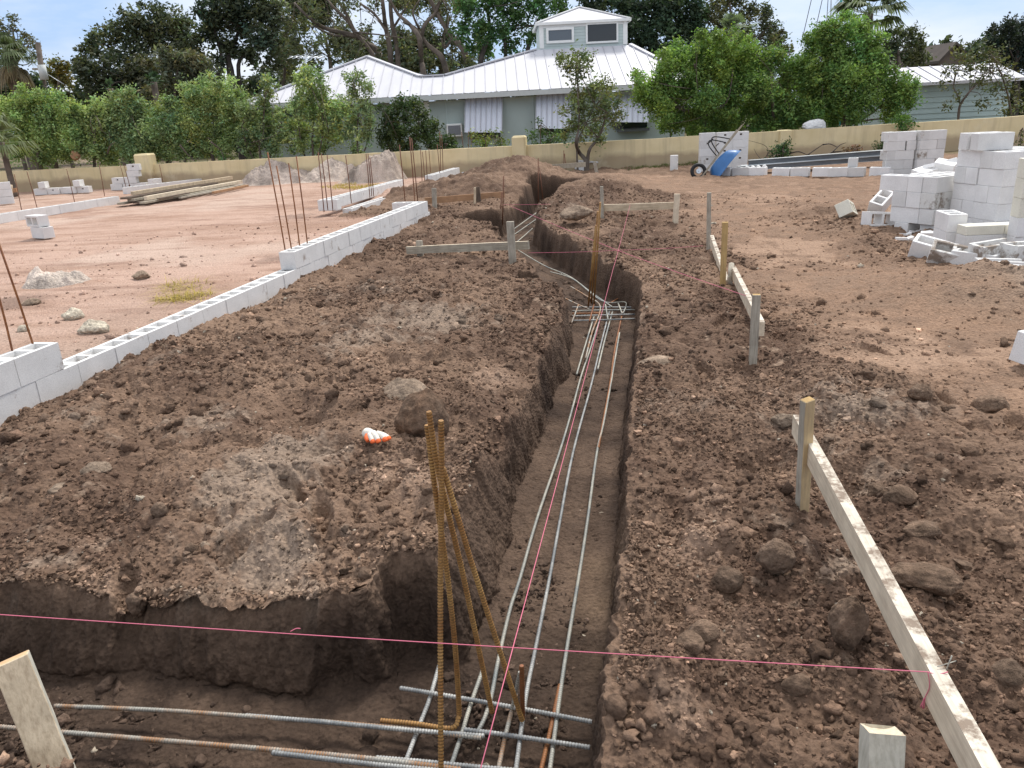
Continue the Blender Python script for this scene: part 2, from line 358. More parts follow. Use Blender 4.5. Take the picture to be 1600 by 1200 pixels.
def base_z(x, y, detail=True):
    s, t, pad, packed, right, far = masks(x, y)
    rough = (1 - pad) * (1 - 0.72 * packed) * (1 - 0.6 * far)
    z = np.zeros(x.shape)
    z += (1 - pad) * (0.03 * fbm(x, y, 1.6, 3, .5, 1) - 0.01)
    z += pad * (0.012 * fbm(x, y, 2.0, 3, .5, 2) - 0.02)
    z -= (1 - pad) * 0.075 * np.exp(-np.clip(t + 4.2, 0, 9) / 0.5) * (s < 13.6) * (s > 0)      # drop beside the block wall
    z += (1 - pad) * (blobs(x, y, HUMP) - blobs(x, y, DENT))
    for mx, my, r, a in MOUND:
        z += a * np.exp(-(((x - mx) ** 2 + (y - my) ** 2) / (r * r)) ** 1.0) * (1 + 0.2 * n2(x * 1.7, y * 1.7, 7))
    z -= .085 * np.exp(-((s - 2.25) / .40) ** 2) * sst(-1.0, -1.5, t)
    if detail:
        b = 1 - np.abs(fbm(x, y, 0.5, 4, 0.55, 21))
        z += rough * (0.115 * (b - 0.78)) + rough * 0.06 * fbm(x, y, 0.30, 5, .62, 28)
        hol = sst(.30, .62, fbm(x, y, .42, 3, .5, 29)); z -= rough * .055 * hol
        patch = sst(-0.25, 0.35, fbm(x, y, 0.9, 3, .5, 33))
        z += rough * (0.022 * lumps(x + .03 * n2(x * 9, y * 9, 3), y, 0.13, 40) * (0.35 + patch))
        z += rough * (0.016 * lumps(x, y, 0.065, 44) * (0.3 + patch)) + rough * 0.009 * lumps(x, y, 0.03, 47)
        z += (packed * .012 + pad * 0.006) * fbm(x, y, 0.12, 4, .6, 60)
        z += pad * 0.020 * fbm(x * .30 + y * .1, y * 1.0, 0.30, 4, .6, 63)      # raked tracks
        z += rough * 0.006 * fbm(x, y, 0.03, 2, .6, 66)
        z -= prints(x, y)
        md = np.zeros(x.shape)
        for mx, my, r, a in MOUND: md += np.exp(-((x - mx) ** 2 + (y - my) ** 2) / (r * r * 1.6))
        z += np.clip(md, 0, 1) * (.11 * fbm(x, y, .7, 5, .62, 68) + .05 * lumps(x, y, .22, 69) + .03 * lumps(x, y, .1, 70))
    return z
W = 0.11
_pr = random.Random(8)
PRINTS = [(_pr.uniform(*((-2.0, -.4) if k % 2 else (.75, 2.6))), _pr.uniform(2.6, 7.5), _pr.uniform(-.7, .9)) for k in range(26)]
def prints(x, y):                # boot prints trodden into the loose soil
    o = np.zeros(x.shape)
    for cx, cy, a in PRINTS:
        m = (np.abs(x - cx) < .3) & (np.abs(y - cy) < .3)
        if not m.any(): continue
        dx, dy = x[m] - cx, y[m] - cy; u = dx * math.cos(a) - dy * math.sin(a); v = dx * math.sin(a) + dy * math.cos(a)
        w = .052 + .012 * np.clip(v / .14, -1, 1); e = np.sqrt((u / w) ** 2 + (v / .15) ** 2)
        o[m] += .045 * (1 - sst(.75, 1.08, e)) - .014 * np.exp(-((e - 1.25) / .18) ** 2) + .004 * np.cos(v * 300) * (e < .9)
    return o
def ground_z(x, y):             # height at world x, y (scalars or arrays)
    x = np.atleast_1d(np.asarray(x, float)); y = np.atleast_1d(np.asarray(y, float))
    d = sd(x, y); ins = d < -0.02
    z = base_z(x, y)
    return np.where(ins, FLOOR + 0.012 * fbm(x, y, .2, 3, .5, 71), z)
def gz(x, y): return float(ground_z(x, y)[0])
def G(px, py, z0=0.0):          # point of the ground seen at a pixel
    p = P(px, py, z0)
    for _ in range(5): p = P(px, py, gz(p.x, p.y))
    return p
def soil_colour(x, y, dig=None):
    s, t, pad, packed, right, far = masks(x, y)
    n = fbm(x, y, 1.1, 5, .6, 81); nn = fbm(x, y, .22, 4, .6, 85); big = fbm(x, y, 3.0, 3, .5, 88)
    def c(*v): return np.array(v)[None, :]
    dark = c(.112, .070, .048); brown = c(.222, .147, .101); dust = c(.36, .285, .22); pk = c(.262, .168, .112); sand = c(.43, .295, .23); sandp = c(.33, .225, .160)
    L = lambda a, b, k: a + (b - a) * np.clip(k, 0, 1)[:, None]
    col = L(brown, dark, .5 + 1.1 * n + .6 * nn)
    fn = fbm(x, y, .07, 4, .7, 86)
    col = L(col, dust, sst(.25, .8, 1.0 * blobs(x, y, DUST) + .45 * nn + .55 * fn) * .46 * (1 - packed))
    col = L(col, c(.32, .23, .165), sst(.35, .8, .55 * n + .6 * fn + .3 * nn) * .8 * (1 - packed))
    col = L(col, c(.105, .068, .050), sst(.35, .8, -.5 * n - .6 * fn - .2 * nn) * .7 * (1 - packed))
    col = L(col, sandp, .7 * sst(.2, .9, blobs(x, y, SANDY) + .35 * nn + .25 * fn))
    col = L(col, pk, packed * (.62 + 1.2 * nn + .5 * fn + .5 * n))
    col = L(col, c(.32, .215, .15), packed * sst(.05, .5, n + .5 * nn) * .8)
    ps = L(sand, c(.32, .205, .15), .40 + .8 * fbm(x * .28 + y * .1, y, .28, 3, .6, 63) + 1.0 * fbm(x * .5 + .2 * y, y * 1.6, .9, 4, .6, 91) + .4 * nn)
    ps = L(ps, c(.50, .385, .315), .55 * sst(.1, .6, big + .3 * n))
    ps = L(ps, c(.25, .155, .115), .75 * sst(.12, .55, fbm(x * .22 + y * .08, y, .35, 5, .65, 64)))
    ps = L(ps, c(.20, .135, .105), .8 * sst(.0, .5, blobs(x, y, [(20, 470, .5, 1.0), (90, 480, .4, .5), (440, 400, .35, .6), (460, 335, .5, .9), (480, 325, .4, .6)]) - .25 + .4 * n + .3 * nn))
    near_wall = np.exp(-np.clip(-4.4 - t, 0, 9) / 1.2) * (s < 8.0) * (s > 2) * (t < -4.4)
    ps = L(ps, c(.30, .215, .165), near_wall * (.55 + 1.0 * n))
    col = L(col, ps, pad)
    gr = far * sst(-.2, .3, n)
    col = L(col, c(.13, .12, .06), gr * .7)
    col = L(col, c(.085, .085, .042), sst(27.2, 28.2, s) * (.75 + .5 * n))
    return col
# grid: rays fan out from a point behind the viewer, rows get wider with distance
cy0 = -1.0
ang = np.concatenate([np.linspace(-178, -44, 40)[:-1], np.linspace(-44, 44, 1180), np.linspace(44, 178, 40)[1:]]) * math.pi / 180
rad = np.concatenate([[0.05, .4, .8, 1.2, 1.6, 1.9, 2.1, 2.25], np.exp(np.linspace(math.log(2.35), math.log(30), 1180)), np.exp(np.linspace(math.log(30.6), math.log(1500), 60))])
AA, RR = np.meshgrid(ang, rad)
X = (RR * np.sin(AA)).ravel(); Y = (cy0 + RR * np.cos(AA)).ravel()
D = sd(X, Y)
near = np.abs(D) < 0.75
xn, yn = X[near], Y[near]; e = 0.004
gx = (sd(xn + e, yn) - sd(xn - e, yn)) / (2 * e); gy = (sd(xn, yn + e) - sd(xn, yn - e)) / (2 * e)
gl = np.maximum(np.hypot(gx, gy), 1e-3); gx /= gl; gy /= gl
dn = D[near] + wob(xn, yn) * sst(0.3, 0.12, np.abs(D[near]) * 1.0)
# pull rows towards the wall so that the steep face has many of them
c0 = 0.32; a = np.abs(dn)
g = np.where(a < W, a * c0, np.where(a < 3 * W, W * c0 + (a - W) * (3 * W - W * c0) / (2 * W), a)) * np.sign(dn)
sn = xn * S12 + yn * C12; tn = xn * C12 - yn * S12
sh = g - dn
X[near] = xn + gx * sh; Y[near] = yn + gy * sh
xn, yn = X[near], Y[near]
Z = base_z(X, Y)
lip = Z[near]
# slumped stretches lean back, clean cuts stay upright
slump = np.clip(sst(.1, .6, fbm(xn, yn, 1.1, 2, .5, 95)) + np.exp(-((sn - 3.0) / .55) ** 2) * (tn < -.6) + .8 * ((sn < 2.35) & (tn < -1.3)), 0, 1)
k = sst(-W, W, dn)
lipround = 1 - 0.045 * np.exp(-np.clip(dn - .02, 0, 9) / 0.06)
zf = FLOOR + 0.02 * fbm(xn, yn, .35, 4, .55, 71) + 0.012 * lumps(xn, yn, .07, 73) + 0.05 * np.exp(-np.clip(-dn - .05, 0, 9) / .05)
zz = zf + (lip - zf) * np.clip(k * (1 + .0 * slump), 0, 1)
steep = np.where(dn < -W, 0.0, 1.0)
Z[near] = np.where(dn > W, lip, zz) - 0.02 * np.exp(-np.abs(dn - W) / .04)
# rough, streaked faces
band = sst(W * 1.7, W * .7, np.abs(dn))
tang = xn * -gy + yn * gx
cross = (sn < 2.6) & (tn < -.3); roughk = np.where(cross, 1.5, 1.25)
rough = np.where(cross, .028, .013) * n3(xn * 7, yn * 7, Z[near] * 3.0, 101) + 0.014 * n3(xn * 18, yn * 18, Z[near] * 7, 103) + 0.008 * n3(xn * 45, yn * 45, Z[near] * 12, 105) + .006 * n3(xn * 70, yn * 70, Z[near] * 70, 107)
lean = slump * 0.14 * (k - 0.5) * 1.0
off = (rough * roughk + lean) * band
X[near] += gx * off; Y[near] += gy * off
C = soil_colour(X, Y)
# damp soil shows in the cut and on the floor, drier towards the lip
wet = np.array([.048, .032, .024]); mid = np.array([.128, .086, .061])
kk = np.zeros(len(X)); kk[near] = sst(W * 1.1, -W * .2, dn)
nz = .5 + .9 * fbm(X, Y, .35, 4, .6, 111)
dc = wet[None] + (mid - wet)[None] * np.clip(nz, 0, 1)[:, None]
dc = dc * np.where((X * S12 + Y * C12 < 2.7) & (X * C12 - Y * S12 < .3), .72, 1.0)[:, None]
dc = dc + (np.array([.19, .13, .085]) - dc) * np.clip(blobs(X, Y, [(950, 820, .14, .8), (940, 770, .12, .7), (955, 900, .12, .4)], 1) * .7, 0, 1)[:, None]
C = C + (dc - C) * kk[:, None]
nr, na = RR.shape
idx = np.arange(nr * na).reshape(nr, na)
Fq = np.stack([idx[:-1, :-1], idx[:-1, 1:], idx[1:, 1:], idx[1:, :-1]], -1).reshape(-1, 4)
# close the sheet behind the viewer
Fb = np.stack([idx[:-1, -1], idx[:-1, 0], idx[1:, 0], idx[1:, -1]], -1)
Fq = np.concatenate([Fq, Fb])[:, ::-1]
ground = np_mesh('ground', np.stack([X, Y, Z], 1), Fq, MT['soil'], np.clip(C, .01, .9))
tag(ground, 'bare disturbed earth of the building site, cut by a footing trench', 'ground', kind='structure')

# ---- loose clods on the turned soil: nobody could count them
def ico(sub):
    bm = bmesh.new(); bmesh.ops.create_icosphere(bm, subdivisions=sub, radius=1)
    v = np.array([tuple(q.co) for q in bm.verts]); f = np.array([[q.index for q in p.verts] for p in bm.faces]); bm.free(); return v, f
def scatter(name, n, rmin, rmax, size, big, seed, sub, label, sink=.25, trench=False):
    rg = np.random.default_rng(seed)
    th = rg.uniform(-41, 41, n) * math.pi / 180; r = np.exp(rg.uniform(math.log(rmin), math.log(rmax), n))
    x = r * np.sin(th); y = cy0 + r * np.cos(th)
    d = sd(x, y); s, t, pad, packed, right, far = masks(x, y)
    keep = rg.uniform(0, 1, n) < (1 - .93 * pad) * (1 - .85 * packed) * (0.20 + .80 * sst(-.16, .34, fbm(x, y, .8, 4, .55, 33 + seed)))
    keep &= ((d > .045) | (d < -.13)) & ((d > 0) | (rg.uniform(0, 1, n) < .6))
    x, y, d, r = x[keep], y[keep], d[keep], r[keep]; n = len(x)
    z = ground_z(x, y)
    sz = np.minimum(size * np.exp(rg.normal(0, .45, n)) * np.maximum(1, r / 3.2) ** .6, big)
    bv, bf = ico(sub)
    K = 12; var = []
    for q in range(K):
        f = 1 + .28 * rg.normal(0, 1, (len(bv), 1)); sc = rg.uniform(.65, 1.25, (1, 3)); var.append(bv * f * sc)
    var = np.array(var); which = rg.integers(0, K, n); ang = rg.uniform(0, 6.28, n)
    v = var[which] * sz[:, None, None]
    ca, sa = np.cos(ang)[:, None], np.sin(ang)[:, None]
    vx = v[..., 0] * ca - v[..., 1] * sa; vy = v[..., 0] * sa + v[..., 1] * ca
    V = np.stack([vx + x[:, None], vy + y[:, None], v[..., 2] * .85 + (z + sz * (.35 - sink))[:, None]], -1).reshape(-1, 3)
    F = (bf[None] + (np.arange(n) * len(bv))[:, None, None]).reshape(-1, 3)
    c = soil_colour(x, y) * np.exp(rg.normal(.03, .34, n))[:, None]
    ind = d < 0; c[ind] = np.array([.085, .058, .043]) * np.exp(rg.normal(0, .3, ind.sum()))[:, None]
    pale = rg.uniform(0, 1, n) < .006; c[pale] = np.array([.42, .36, .28])
    o = np_mesh(name, V, F, MT['soil'], np.clip(np.repeat(c, len(bv), 0), .01, .9), smooth=sub > 1)
    return tag(o, label, 'soil', kind='stuff')
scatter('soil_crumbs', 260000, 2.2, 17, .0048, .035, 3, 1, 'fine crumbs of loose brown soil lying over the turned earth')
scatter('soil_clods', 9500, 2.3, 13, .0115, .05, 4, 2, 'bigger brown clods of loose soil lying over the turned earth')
# ------------------------------------------------------------------ stakes and batter boards
def stake_part(parent, base, top, w, d, mat, cut=None, name='stake', yaw=R(12), slope=0.0, dish=False, sidemat=None):
    """a square post from below ground to its sawn top; base/top are points of its axis"""
    base = Vector(base); top = Vector(top); ax = (top - base).normalized()
    x = Vector((math.cos(yaw), -math.sin(yaw), 0)); x = (x - ax * x.dot(ax)).normalized(); y = ax.cross(x)
    m = MB(); b0 = base - ax * 0.18
    n = 8; L = (top - b0).length
    vs = []
    rj = random.Random(int(base.x * 1000) + int(top.z * 977))
    for i in range(n + 1):
        c = b0 + ax * L * i / n
        j = 0.0012
        for sx, sy in ((-1, -1), (1, -1), (1, 1), (-1, 1)):
            vs.append(c + x * sx * (w / 2 + rj.uniform(-j, j)) + y * sy * (d / 2 + rj.uniform(-j, j)) + (ax * slope * sx if i == n else Vector((0, 0, 0))))
    fs = []
    for i in range(n):
        for k in range(4):
            fs.append((i * 4 + k, i * 4 + (k + 1) % 4, i * 4 + 4 + (k + 1) % 4, i * 4 + 4 + k))
    m.add(vs, fs, 0)
    if sidemat: m.m = [2 if j % 4 in (1, 3) else 0 for j in range(len(fs))]  # side faces toned apart: lit and shaded faces put into the wood colour
    t = vs[-4:]
    if dish:                       # hammered, hollow end
        q = 6; g = []
        for iy in range(q + 1):
            for ix in range(q + 1):
                u, v = ix / q, iy / q
                pnt = t[0] * (1 - u) * (1 - v) + t[1] * u * (1 - v) + t[2] * u * v + t[3] * (1 - u) * v
                edge = min(u, 1 - u, v, 1 - v)
                g.append(pnt + ax * (-.009 * math.sin(math.pi * u) * (0.4 + .6 * v) - (0.004 if edge > 0 else 0) + rj.uniform(-.0015, .0015)))
        m.add(g, [(iy * (q + 1) + ix, iy * (q + 1) + ix + 1, (iy + 1) * (q + 1) + ix + 1, (iy + 1) * (q + 1) + ix) for iy in range(q) for ix in range(q)], 1, True)
        # skirt between the rim and the sides
        row = lambda ids: ids
        b_ = [ix for ix in range(q + 1)]; r_ = [iy * (q + 1) + q for iy in range(q + 1)]; t_ = [q * (q + 1) + q - ix for ix in range(q + 1)]; l_ = [(q - iy) * (q + 1) for iy in range(q + 1)]
        for side, (ca, cb) in zip((b_, r_, t_, l_), ((0, 1), (1, 2), (2, 3), (3, 0))):
            pts = [g[i] for i in side]
            m.add([t[ca], t[cb]] + pts, [tuple([0, 1] + [2 + k for k in range(len(pts) - 1, -1, -1)])], 0)
    else:
        m.add(t, [(0, 1, 2, 3)], 1)
    o = m.build(name, [MT[mat], MT[cut or mat], MT[sidemat or mat]], parent, origin=base if parent is None else None, bevel=0.0 if dish else 0.0025)
    return o
def vert(px, py, top_px, top_py, z=None, lean=0.0):
    b = G(px, py) if z is None else P(px, py, z)
    return b, PY(top_px, top_py, b.y + lean)
def board(parent, a, b, w, h, mat, name='rail', mi2=None):
    m = MB(); a = Vector(a); b = Vector(b); n = 10
    d = (b - a).normalized(); sx = d.cross(Vector((0, 0, 1))).normalized(); u = sx.cross(d)
    rj = random.Random(int(a.x * 991)); vs = []
    for i in range(n + 1):
        c = a.lerp(b, i / n) + u * rj.uniform(-.002, .002)
        for x, y in ((-1, -1), (1, -1), (1, 1), (-1, 1)): vs.append(c + sx * x * w / 2 + u * y * h / 2)
    fs = []; 
    for i in range(n):
        for k in range(4): fs.append((i * 4 + k, i * 4 + 4 + k, i * 4 + 4 + (k + 1) % 4, i * 4 + (k + 1) % 4))
    m.add(vs, [f for j, f in enumerate(fs) if j % 4 != 2], 0); m.add(vs, [f for j, f in enumerate(fs) if j % 4 == 2], 1)
    m.add(vs[:4], [(0, 1, 2, 3)], 0); m.add(vs[-4:], [(3, 2, 1, 0)], 0)
    o = m.build(name, [MT[mat], MT[mi2 or mat]], parent, bevel=0.0)
    ml = wmat(parent).inverted() @ Matrix.Translation(a) @ Matrix((sx, u, d)).transposed().to_4x4()     # local z runs along the board, like the grain
    o.data.transform(ml.inverted()); o.matrix_local = ml
    return o
GB = 'batter boards around the footing trench'
# near right: long board on one visible stake
b, t = vert(1253, 793, 1262, 624)
r = empty('batter_board', b, 'long pale batter board with muddy top edge nailed to a square tan stake, right foreground', 'batter board', GB)
stake_part(r, b, t, .044, .044, 'stake_tan', 'stake_gold', slope=.004, yaw=R(-12), sidemat='stake_grey')
s0 = P(1240, 663, .30); 
board(r, ST(3.40, .585, .262), ST(1.0, .70, .262), .040, .092, 'rail', mi2='rail_mud')
m = MB(); q = P(1478, 1045, .308); m.tube([q + Vector((0.0, 0, -.01)), q + Vector((.012, .004, .035))], .0017, 6); m.tube([q + Vector((-.02, 0.004, .004)), q + Vector((.03, .012, .012))], .0013, 5); m.build('nail', MT['rebar_grey'], r)
# right middle
b1, t1 = vert(1177, 553, 1182, 460); b2, t2 = vert(1129, 445, 1133, 347); b3, t3 = vert(1107, 392, 1108, 301)
r = empty('batter_board', b2, 'batter board of two weathered pieces on three stakes, one bright yellow', 'batter board', GB)
stake_part(r, b1, t1, .052, .045, 'stake_grey', 'stake_gold'); stake_part(r, b2, t2, .055, .045, 'stake_gold'); stake_part(r, b3, t3, .05, .04, 'stake_grey')
board(r, PY(1112, 374, 9.05), PY(1136, 446, 7.35), .04, .10, 'rail', mi2='rail_mud')
board(r, PY(1146, 424, 7.45), PY(1190, 514, 5.12), .04, .10, 'rail', mi2='rail_mud')
m = MB(); m.tube([G(1140, 445) , PY(1143, 412, 7.42)], .028, 7); m.build('short_peg', MT['stake_grey'], r)
# left middle
b1, t1 = vert(801, 411, 797, 346); b2, t2 = vert(657, 399, 655, 376)
r = empty('batter_board', b1, 'low batter board with a tall grey stake at its right end, left of the trench', 'batter board', GB)
stake_part(r, b1, t1, .085, .045, 'stake_grey'); stake_part(r, b2, t2, .08, .04, 'stake_grey')
board(r, PY(636, 391, b2.y + .06), PY(826, 383, b1.y + .07), .04, .095, 'old_wood', mi2='rail')
# back centre
b1, t1 = vert(1055, 352, 1058, 303); b2, t2 = vert(941, 345, 940, 291)
r = empty('batter_board', b1, 'clean batter board between two stakes, right of the rusty rods', 'batter board', GB)
stake_part(r, b1, t1, .085, .045, 'rail'); stake_part(r, b2, t2, .05, .045, 'stake_grey')
board(r, PY(943, 325, b2.y + .04), PY(1056, 321, b1.y + .06), .04, .10, 'stake', mi2='rail')
# back left, reddish
b1, t1 = vert(679, 318, 678, 294); b2, t2 = vert(742, 314, 742, 293)
r = empty('batter_board', b1, 'reddish brown batter board with two short stakes near the dirt mound', 'batter board', GB)
stake_part(r, b1, t1, .09, .04, 'stake_grey'); stake_part(r, b2, t2, .04, .04, 'stake')
stake_part(r, PY(748, 313, b2.y + .1), PY(746, 292, b2.y + .1), .09, .04, 'old_wood_and_hole_shade')
board(r, PY(664, 314, b1.y + .07), PY(788, 304, b1.y + .5), .04, .12, 'rail_red')
GS = 'single wooden stakes'
o = stake_part(None, P(88, 1205, -.07), PY(17, 1030, 1.84), .088, .09, 'stake', 'stake_cut', name='wooden_stake', yaw=R(-34), sidemat='stake_pale'); tag(o, 'thick leaning wooden stake with an orange sawn top, bottom left corner', 'stake', GS)
o = stake_part(None, P(1374, 1260, .0), P(1379, 1140, .17), .086, .062, 'stake_pale', 'rail', name='wooden_stake', yaw=R(3), dish=True); tag(o, 'stout pale stake with a hammered hollow top, bottom edge right of the trench', 'stake', GS)
for px, py, tx, ty, mt, lab in ((852, 268, 852, 249, 'stake_grey', 'small grey stake by the far pit in front of the wall, left of the slab'), (933, 273, 929, 253, 'stake_grey', 'pale stake leaning beside the flat slab near the yellow wall'),
                                (938, 262, 937, 253, 'stake_gold', 'tiny tan stake behind the pale stake near the yellow wall')):
    b, t = vert(px, py, tx, ty); tag(stake_part(None, b, t, .085 if mt == 'stake_grey' else .05, .04, mt, name='wooden_stake'), lab, 'stake', GS)
# ------------------------------------------------------------------ reinforcing bars
def ribbed(pts, r=.0076, n=8, step=.0026, ribs=True):
    pts = [Vector(p) for p in pts]; L = [0]
    for a, b in zip(pts[:-1], pts[1:]): L.append(L[-1] + (b - a).length)
    if not ribs: return pts, [r] * len(pts)
    K = max(2, int(L[-1] / step)); out = []; rs = []; j = 0
    for i in range(K + 1):
        q = L[-1] * i / K
        while j < len(pts) - 2 and q > L[j + 1]: j += 1
        out.append(pts[j].lerp(pts[j + 1], (q - L[j]) / max(1e-9, L[j + 1] - L[j]))); rs.append(r * (.95 if i % 4 < 2 else 1.12))
    return out, rs
def smooth(pts, n=5):
    pts = [Vector(p) for p in pts]; out = []
    for i in range(len(pts) - 1):
        p0, p1, p2, p3 = pts[max(i - 1, 0)], pts[i], pts[i + 1], pts[min(i + 2, len(pts) - 1)]
        for k in range(n):
            t = k / n; out.append(0.5 * ((2 * p1) + (p2 - p0) * t + (2 * p0 - 5 * p1 + 4 * p2 - p3) * t * t + (3 * p1 - p0 - 3 * p2 + p3) * t ** 3))
    return out + [pts[-1]]
def rebar(pts, mat, label, group, r=.0076, ribs=True, n=8, name='rebar_rod', step=.0026):
    p, rs = ribbed(pts, r, n, step, ribs); m = MB(); m.tube(p, rs, n, alt=(lambda i: i % 4 == 0) if ribs else None)
    return tag(m.build(name, [MT[mat], MT['groove' if mat in ('rebar_ochre', 'rebar_rust') else 'groove_grey']], None), label, 'rebar', group)
ZB = FLOOR + .055
BZ = lambda px, py, z=ZB: P(px, py, z)
GL = 'long bars lying along the trench floor'; GT = 'bars lying across the near corner'; GD = 'upright dowels at the near corner'
# dowels standing in the near corner
rebar(smooth([PY(689, 657, 2.10), PY(690, 760, 2.11), PY(688, 940, 2.10), P(689, 1215, ZB + .02)], 8), 'rebar_ochre', 'ochre rusty upright dowel nearest the viewer, straight down to the corner bars', GD, .0085)
rebar(smooth([PY(667, 664, 2.16), PY(682, 780, 2.16), PY(699, 900, 2.16), PY(711, 1010, 2.16), P(717, 1105, ZB + .06), P(716, 1122, ZB + .025), P(711, 1135, ZB + .01), P(696, 1138, ZB + .01), P(650, 1131, ZB + .01), P(595, 1126, ZB + .01)], 6), 'rebar_ochre', 'rusty dowel whose foot bends left into a hook, at the near corner', GD, .0085)
rebar(smooth([PY(670, 643, 2.13), PY(684, 730, 2.14), PY(712, 850, 2.16), PY(726, 910, 2.17), P(769, 1114, ZB + .02)], 8), 'rebar_ochre', 'tallest rusty dowel, crossing behind the bundle and slanting right', GD, .0085)
rebar(smooth([PY(692, 731, 2.12), PY(722, 830, 2.13), PY(745, 905, 2.14), P(816, 1126, ZB + .02)], 8), 'rebar_ochre', 'short rusty dowel slanting farthest right from the bundle', GD, .0085)
rebar([PY(815, 1040, 2.16), P(817, 1122, ZB + .01)], 'rebar_rust', 'orange stub of rod standing at the right bars of the near corner', GD, .008)
rebar([PY(812, 1050, 2.2), P(800, 1108, ZB + .01)], 'rebar_grey', 'pale stub of rod leaning behind the orange stub at the near corner', GD, .006)
# bars along the trench
def along(px, z=ZB, w=.006):
    pts = [BZ(x, y, z) for x, y in px]
    for q in pts[1:-1]: q.z += random.uniform(-w, w)
    return smooth(pts, 6)
rebar(along([(941, 487), (924, 540), (908, 587), (894, 640), (876, 700), (840, 808), (812, 905), (797, 950), (779, 1030), (769, 1080), (763, 1105), (755, 1125), (744, 1143), (728, 1147), (700, 1146)]), 'rebar_grey', 'long pale bar on the left of the trench, its near end hooked to the left', GL)
rebar(along([(928, 495), (910, 555), (901, 585)]), 'rebar_grey', 'short lapped bar beside the left long bar at the far end of the trench floor', GL)
rebar(along([(952, 487), (937, 545), (924, 600), (896, 705), (875, 815), (860, 897), (837, 1012), (822, 1090), (806, 1205)]), 'rebar_blue', 'long bluish bar running down the middle of the trench', GL)
rebar(along([(957, 487), (945, 530), (934, 577)]), 'rebar_grey', 'short lapped bar beside the middle long bar, far end', GL)
rebar(along([(973, 487), (961, 545), (953, 600), (940, 670), (935, 700)]), 'rebar_rust', 'orange rusty bar at the far half of the right line in the trench', GL)
rebar(along([(968, 520), (947, 640), (933, 705), (918, 815), (905, 897), (887, 1007), (876, 1080), (859, 1205)]), 'rebar_grey', 'long pale bar running down the right side of the trench', GL)
rebar(along([(875, 1070), (860, 1140), (845, 1205)]), 'rebar_rust', 'rusty bar lapped beside the right long bar at the near corner', GL)
rebar(along([(686, 1040), (672, 1090), (657, 1127), (632, 1195)]), 'rebar_blue', 'bluish bar crossing the near corner farthest left, pointing up the trench', GL)
rebar(along([(754, 1048), (735, 1100), (720, 1150), (702, 1205)]), 'rebar_grey', 'pale bar of the near corner between the hooked bar and the bluish one', GL)
rebar(along([(806, 1085), (790, 1150), (778, 1205)]), 'rebar_mixed', 'half rusty bar at the bottom edge under the string', GL)
# bars of the cross trench and corner
Z2 = ZB + .018
rebar(along([(625, 1075), (700, 1087), (800, 1104), (925, 1128)], Z2), 'rebar_blue', 'bluish bar across the trench, farthest from the viewer at the near corner', GT)
rebar(along([(725, 1140), (800, 1150), (922, 1168)], Z2), 'rebar_blue', 'bluish bar across the trench, second of the near corner, with a rusty tip', GT)
rebar(along([(587, 1184), (660, 1190), (760, 1199), (830, 1206)], Z2), 'rebar_blue', 'bluish bar along the bottom edge of the near corner', GT)
rebar(along([(85, 1103), (250, 1111), (400, 1121), (560, 1131), (752, 1153)], Z2), 'rebar_mixed', 'grey and rust spotted bar of the left trench, the farther one', GT)
rebar(along([(383, 1118), (500, 1128), (640, 1141), (757, 1150)], Z2 + .002), 'rebar_blue', 'steel grey bar lapped on the farther bar of the left trench', GT)
rebar(along([(-60, 1131), (100, 1146), (250, 1158), (430, 1171), (600, 1190), (720, 1203)], Z2), 'rebar_mixed', 'rusty ended bar of the left trench, the nearer one', GT, .0085)
rebar(along([(425, 1176), (560, 1190), (690, 1205)], Z2 + .002), 'rebar_blue', 'steel blue bar lapped on the nearer bar of the left trench', GT, .0085)
# grid and bent bars where the trench turns
GM = 'bars where the trench turns'
for i, (y0, y1, mt, lab) in enumerate(((480, 480, 'rebar_blue', 'farthest bluish bar'), (486, 484, 'rebar_grey', 'pale bar, second'), (490, 488, 'rebar_rust', 'short rusty bar, third'), (494, 491, 'rebar_blue', 'bluish bar, fourth'), (501, 498, 'rebar_blue', 'nearest bluish bar'))):
    rebar(along([(894, y0), (940, (y0 + y1) / 2), (992 if i != 2 else 925, y1)], ZB + .02, .004), mt, lab + ' of the cross bars laid where the trench turns', GM, .008, False, 6)
for pts, mt, lab in (([(808, 300 + 90), (850, 415), (893, 434), (940, 470), (975, 472), (978, 479), (973, 490)], 'rebar_grey', 'upper bent pale bar coming round the trench turn'),
                     ([(860, 425), (893, 435), (925, 458), (957, 480)], 'rebar_grey', 'middle pale bar coming round the trench turn'),
                     ([(892, 448), (915, 462), (938, 479), (925, 520), (915, 560)], 'rebar_mixed', 'lower bent bar coming round the trench turn'),
                     ([(875, 462), (900, 475), (921, 483)], 'rebar_mixed', 'short slanting bar left of the cross bars at the turn'),
                     ([(904, 476), (893, 505)], 'rebar_mixed', 'leftmost short bar laid over the cross bars at the turn'),
                     ([(928, 476), (921, 502)], 'rebar_rust', 'rusty short bar laid over the cross bars at the turn'),
                     ([(946, 476), (950, 500)], 'rebar_grey', 'pale short bar crossing the pink line at the turn'),
                     ([(966, 474), (972, 490)], 'rebar_grey', 'rightmost short bar laid over the cross bars at the turn'),
                     ([(975, 461), (953, 474)], 'rebar_rust', 'orange short bar pointing right behind the cross bars at the turn'),
                     ):
    rebar(along(pts, ZB + .03, .003), mt, lab, GM, .008, False, 6)
GF = 'bars in the far stretch of the trench'
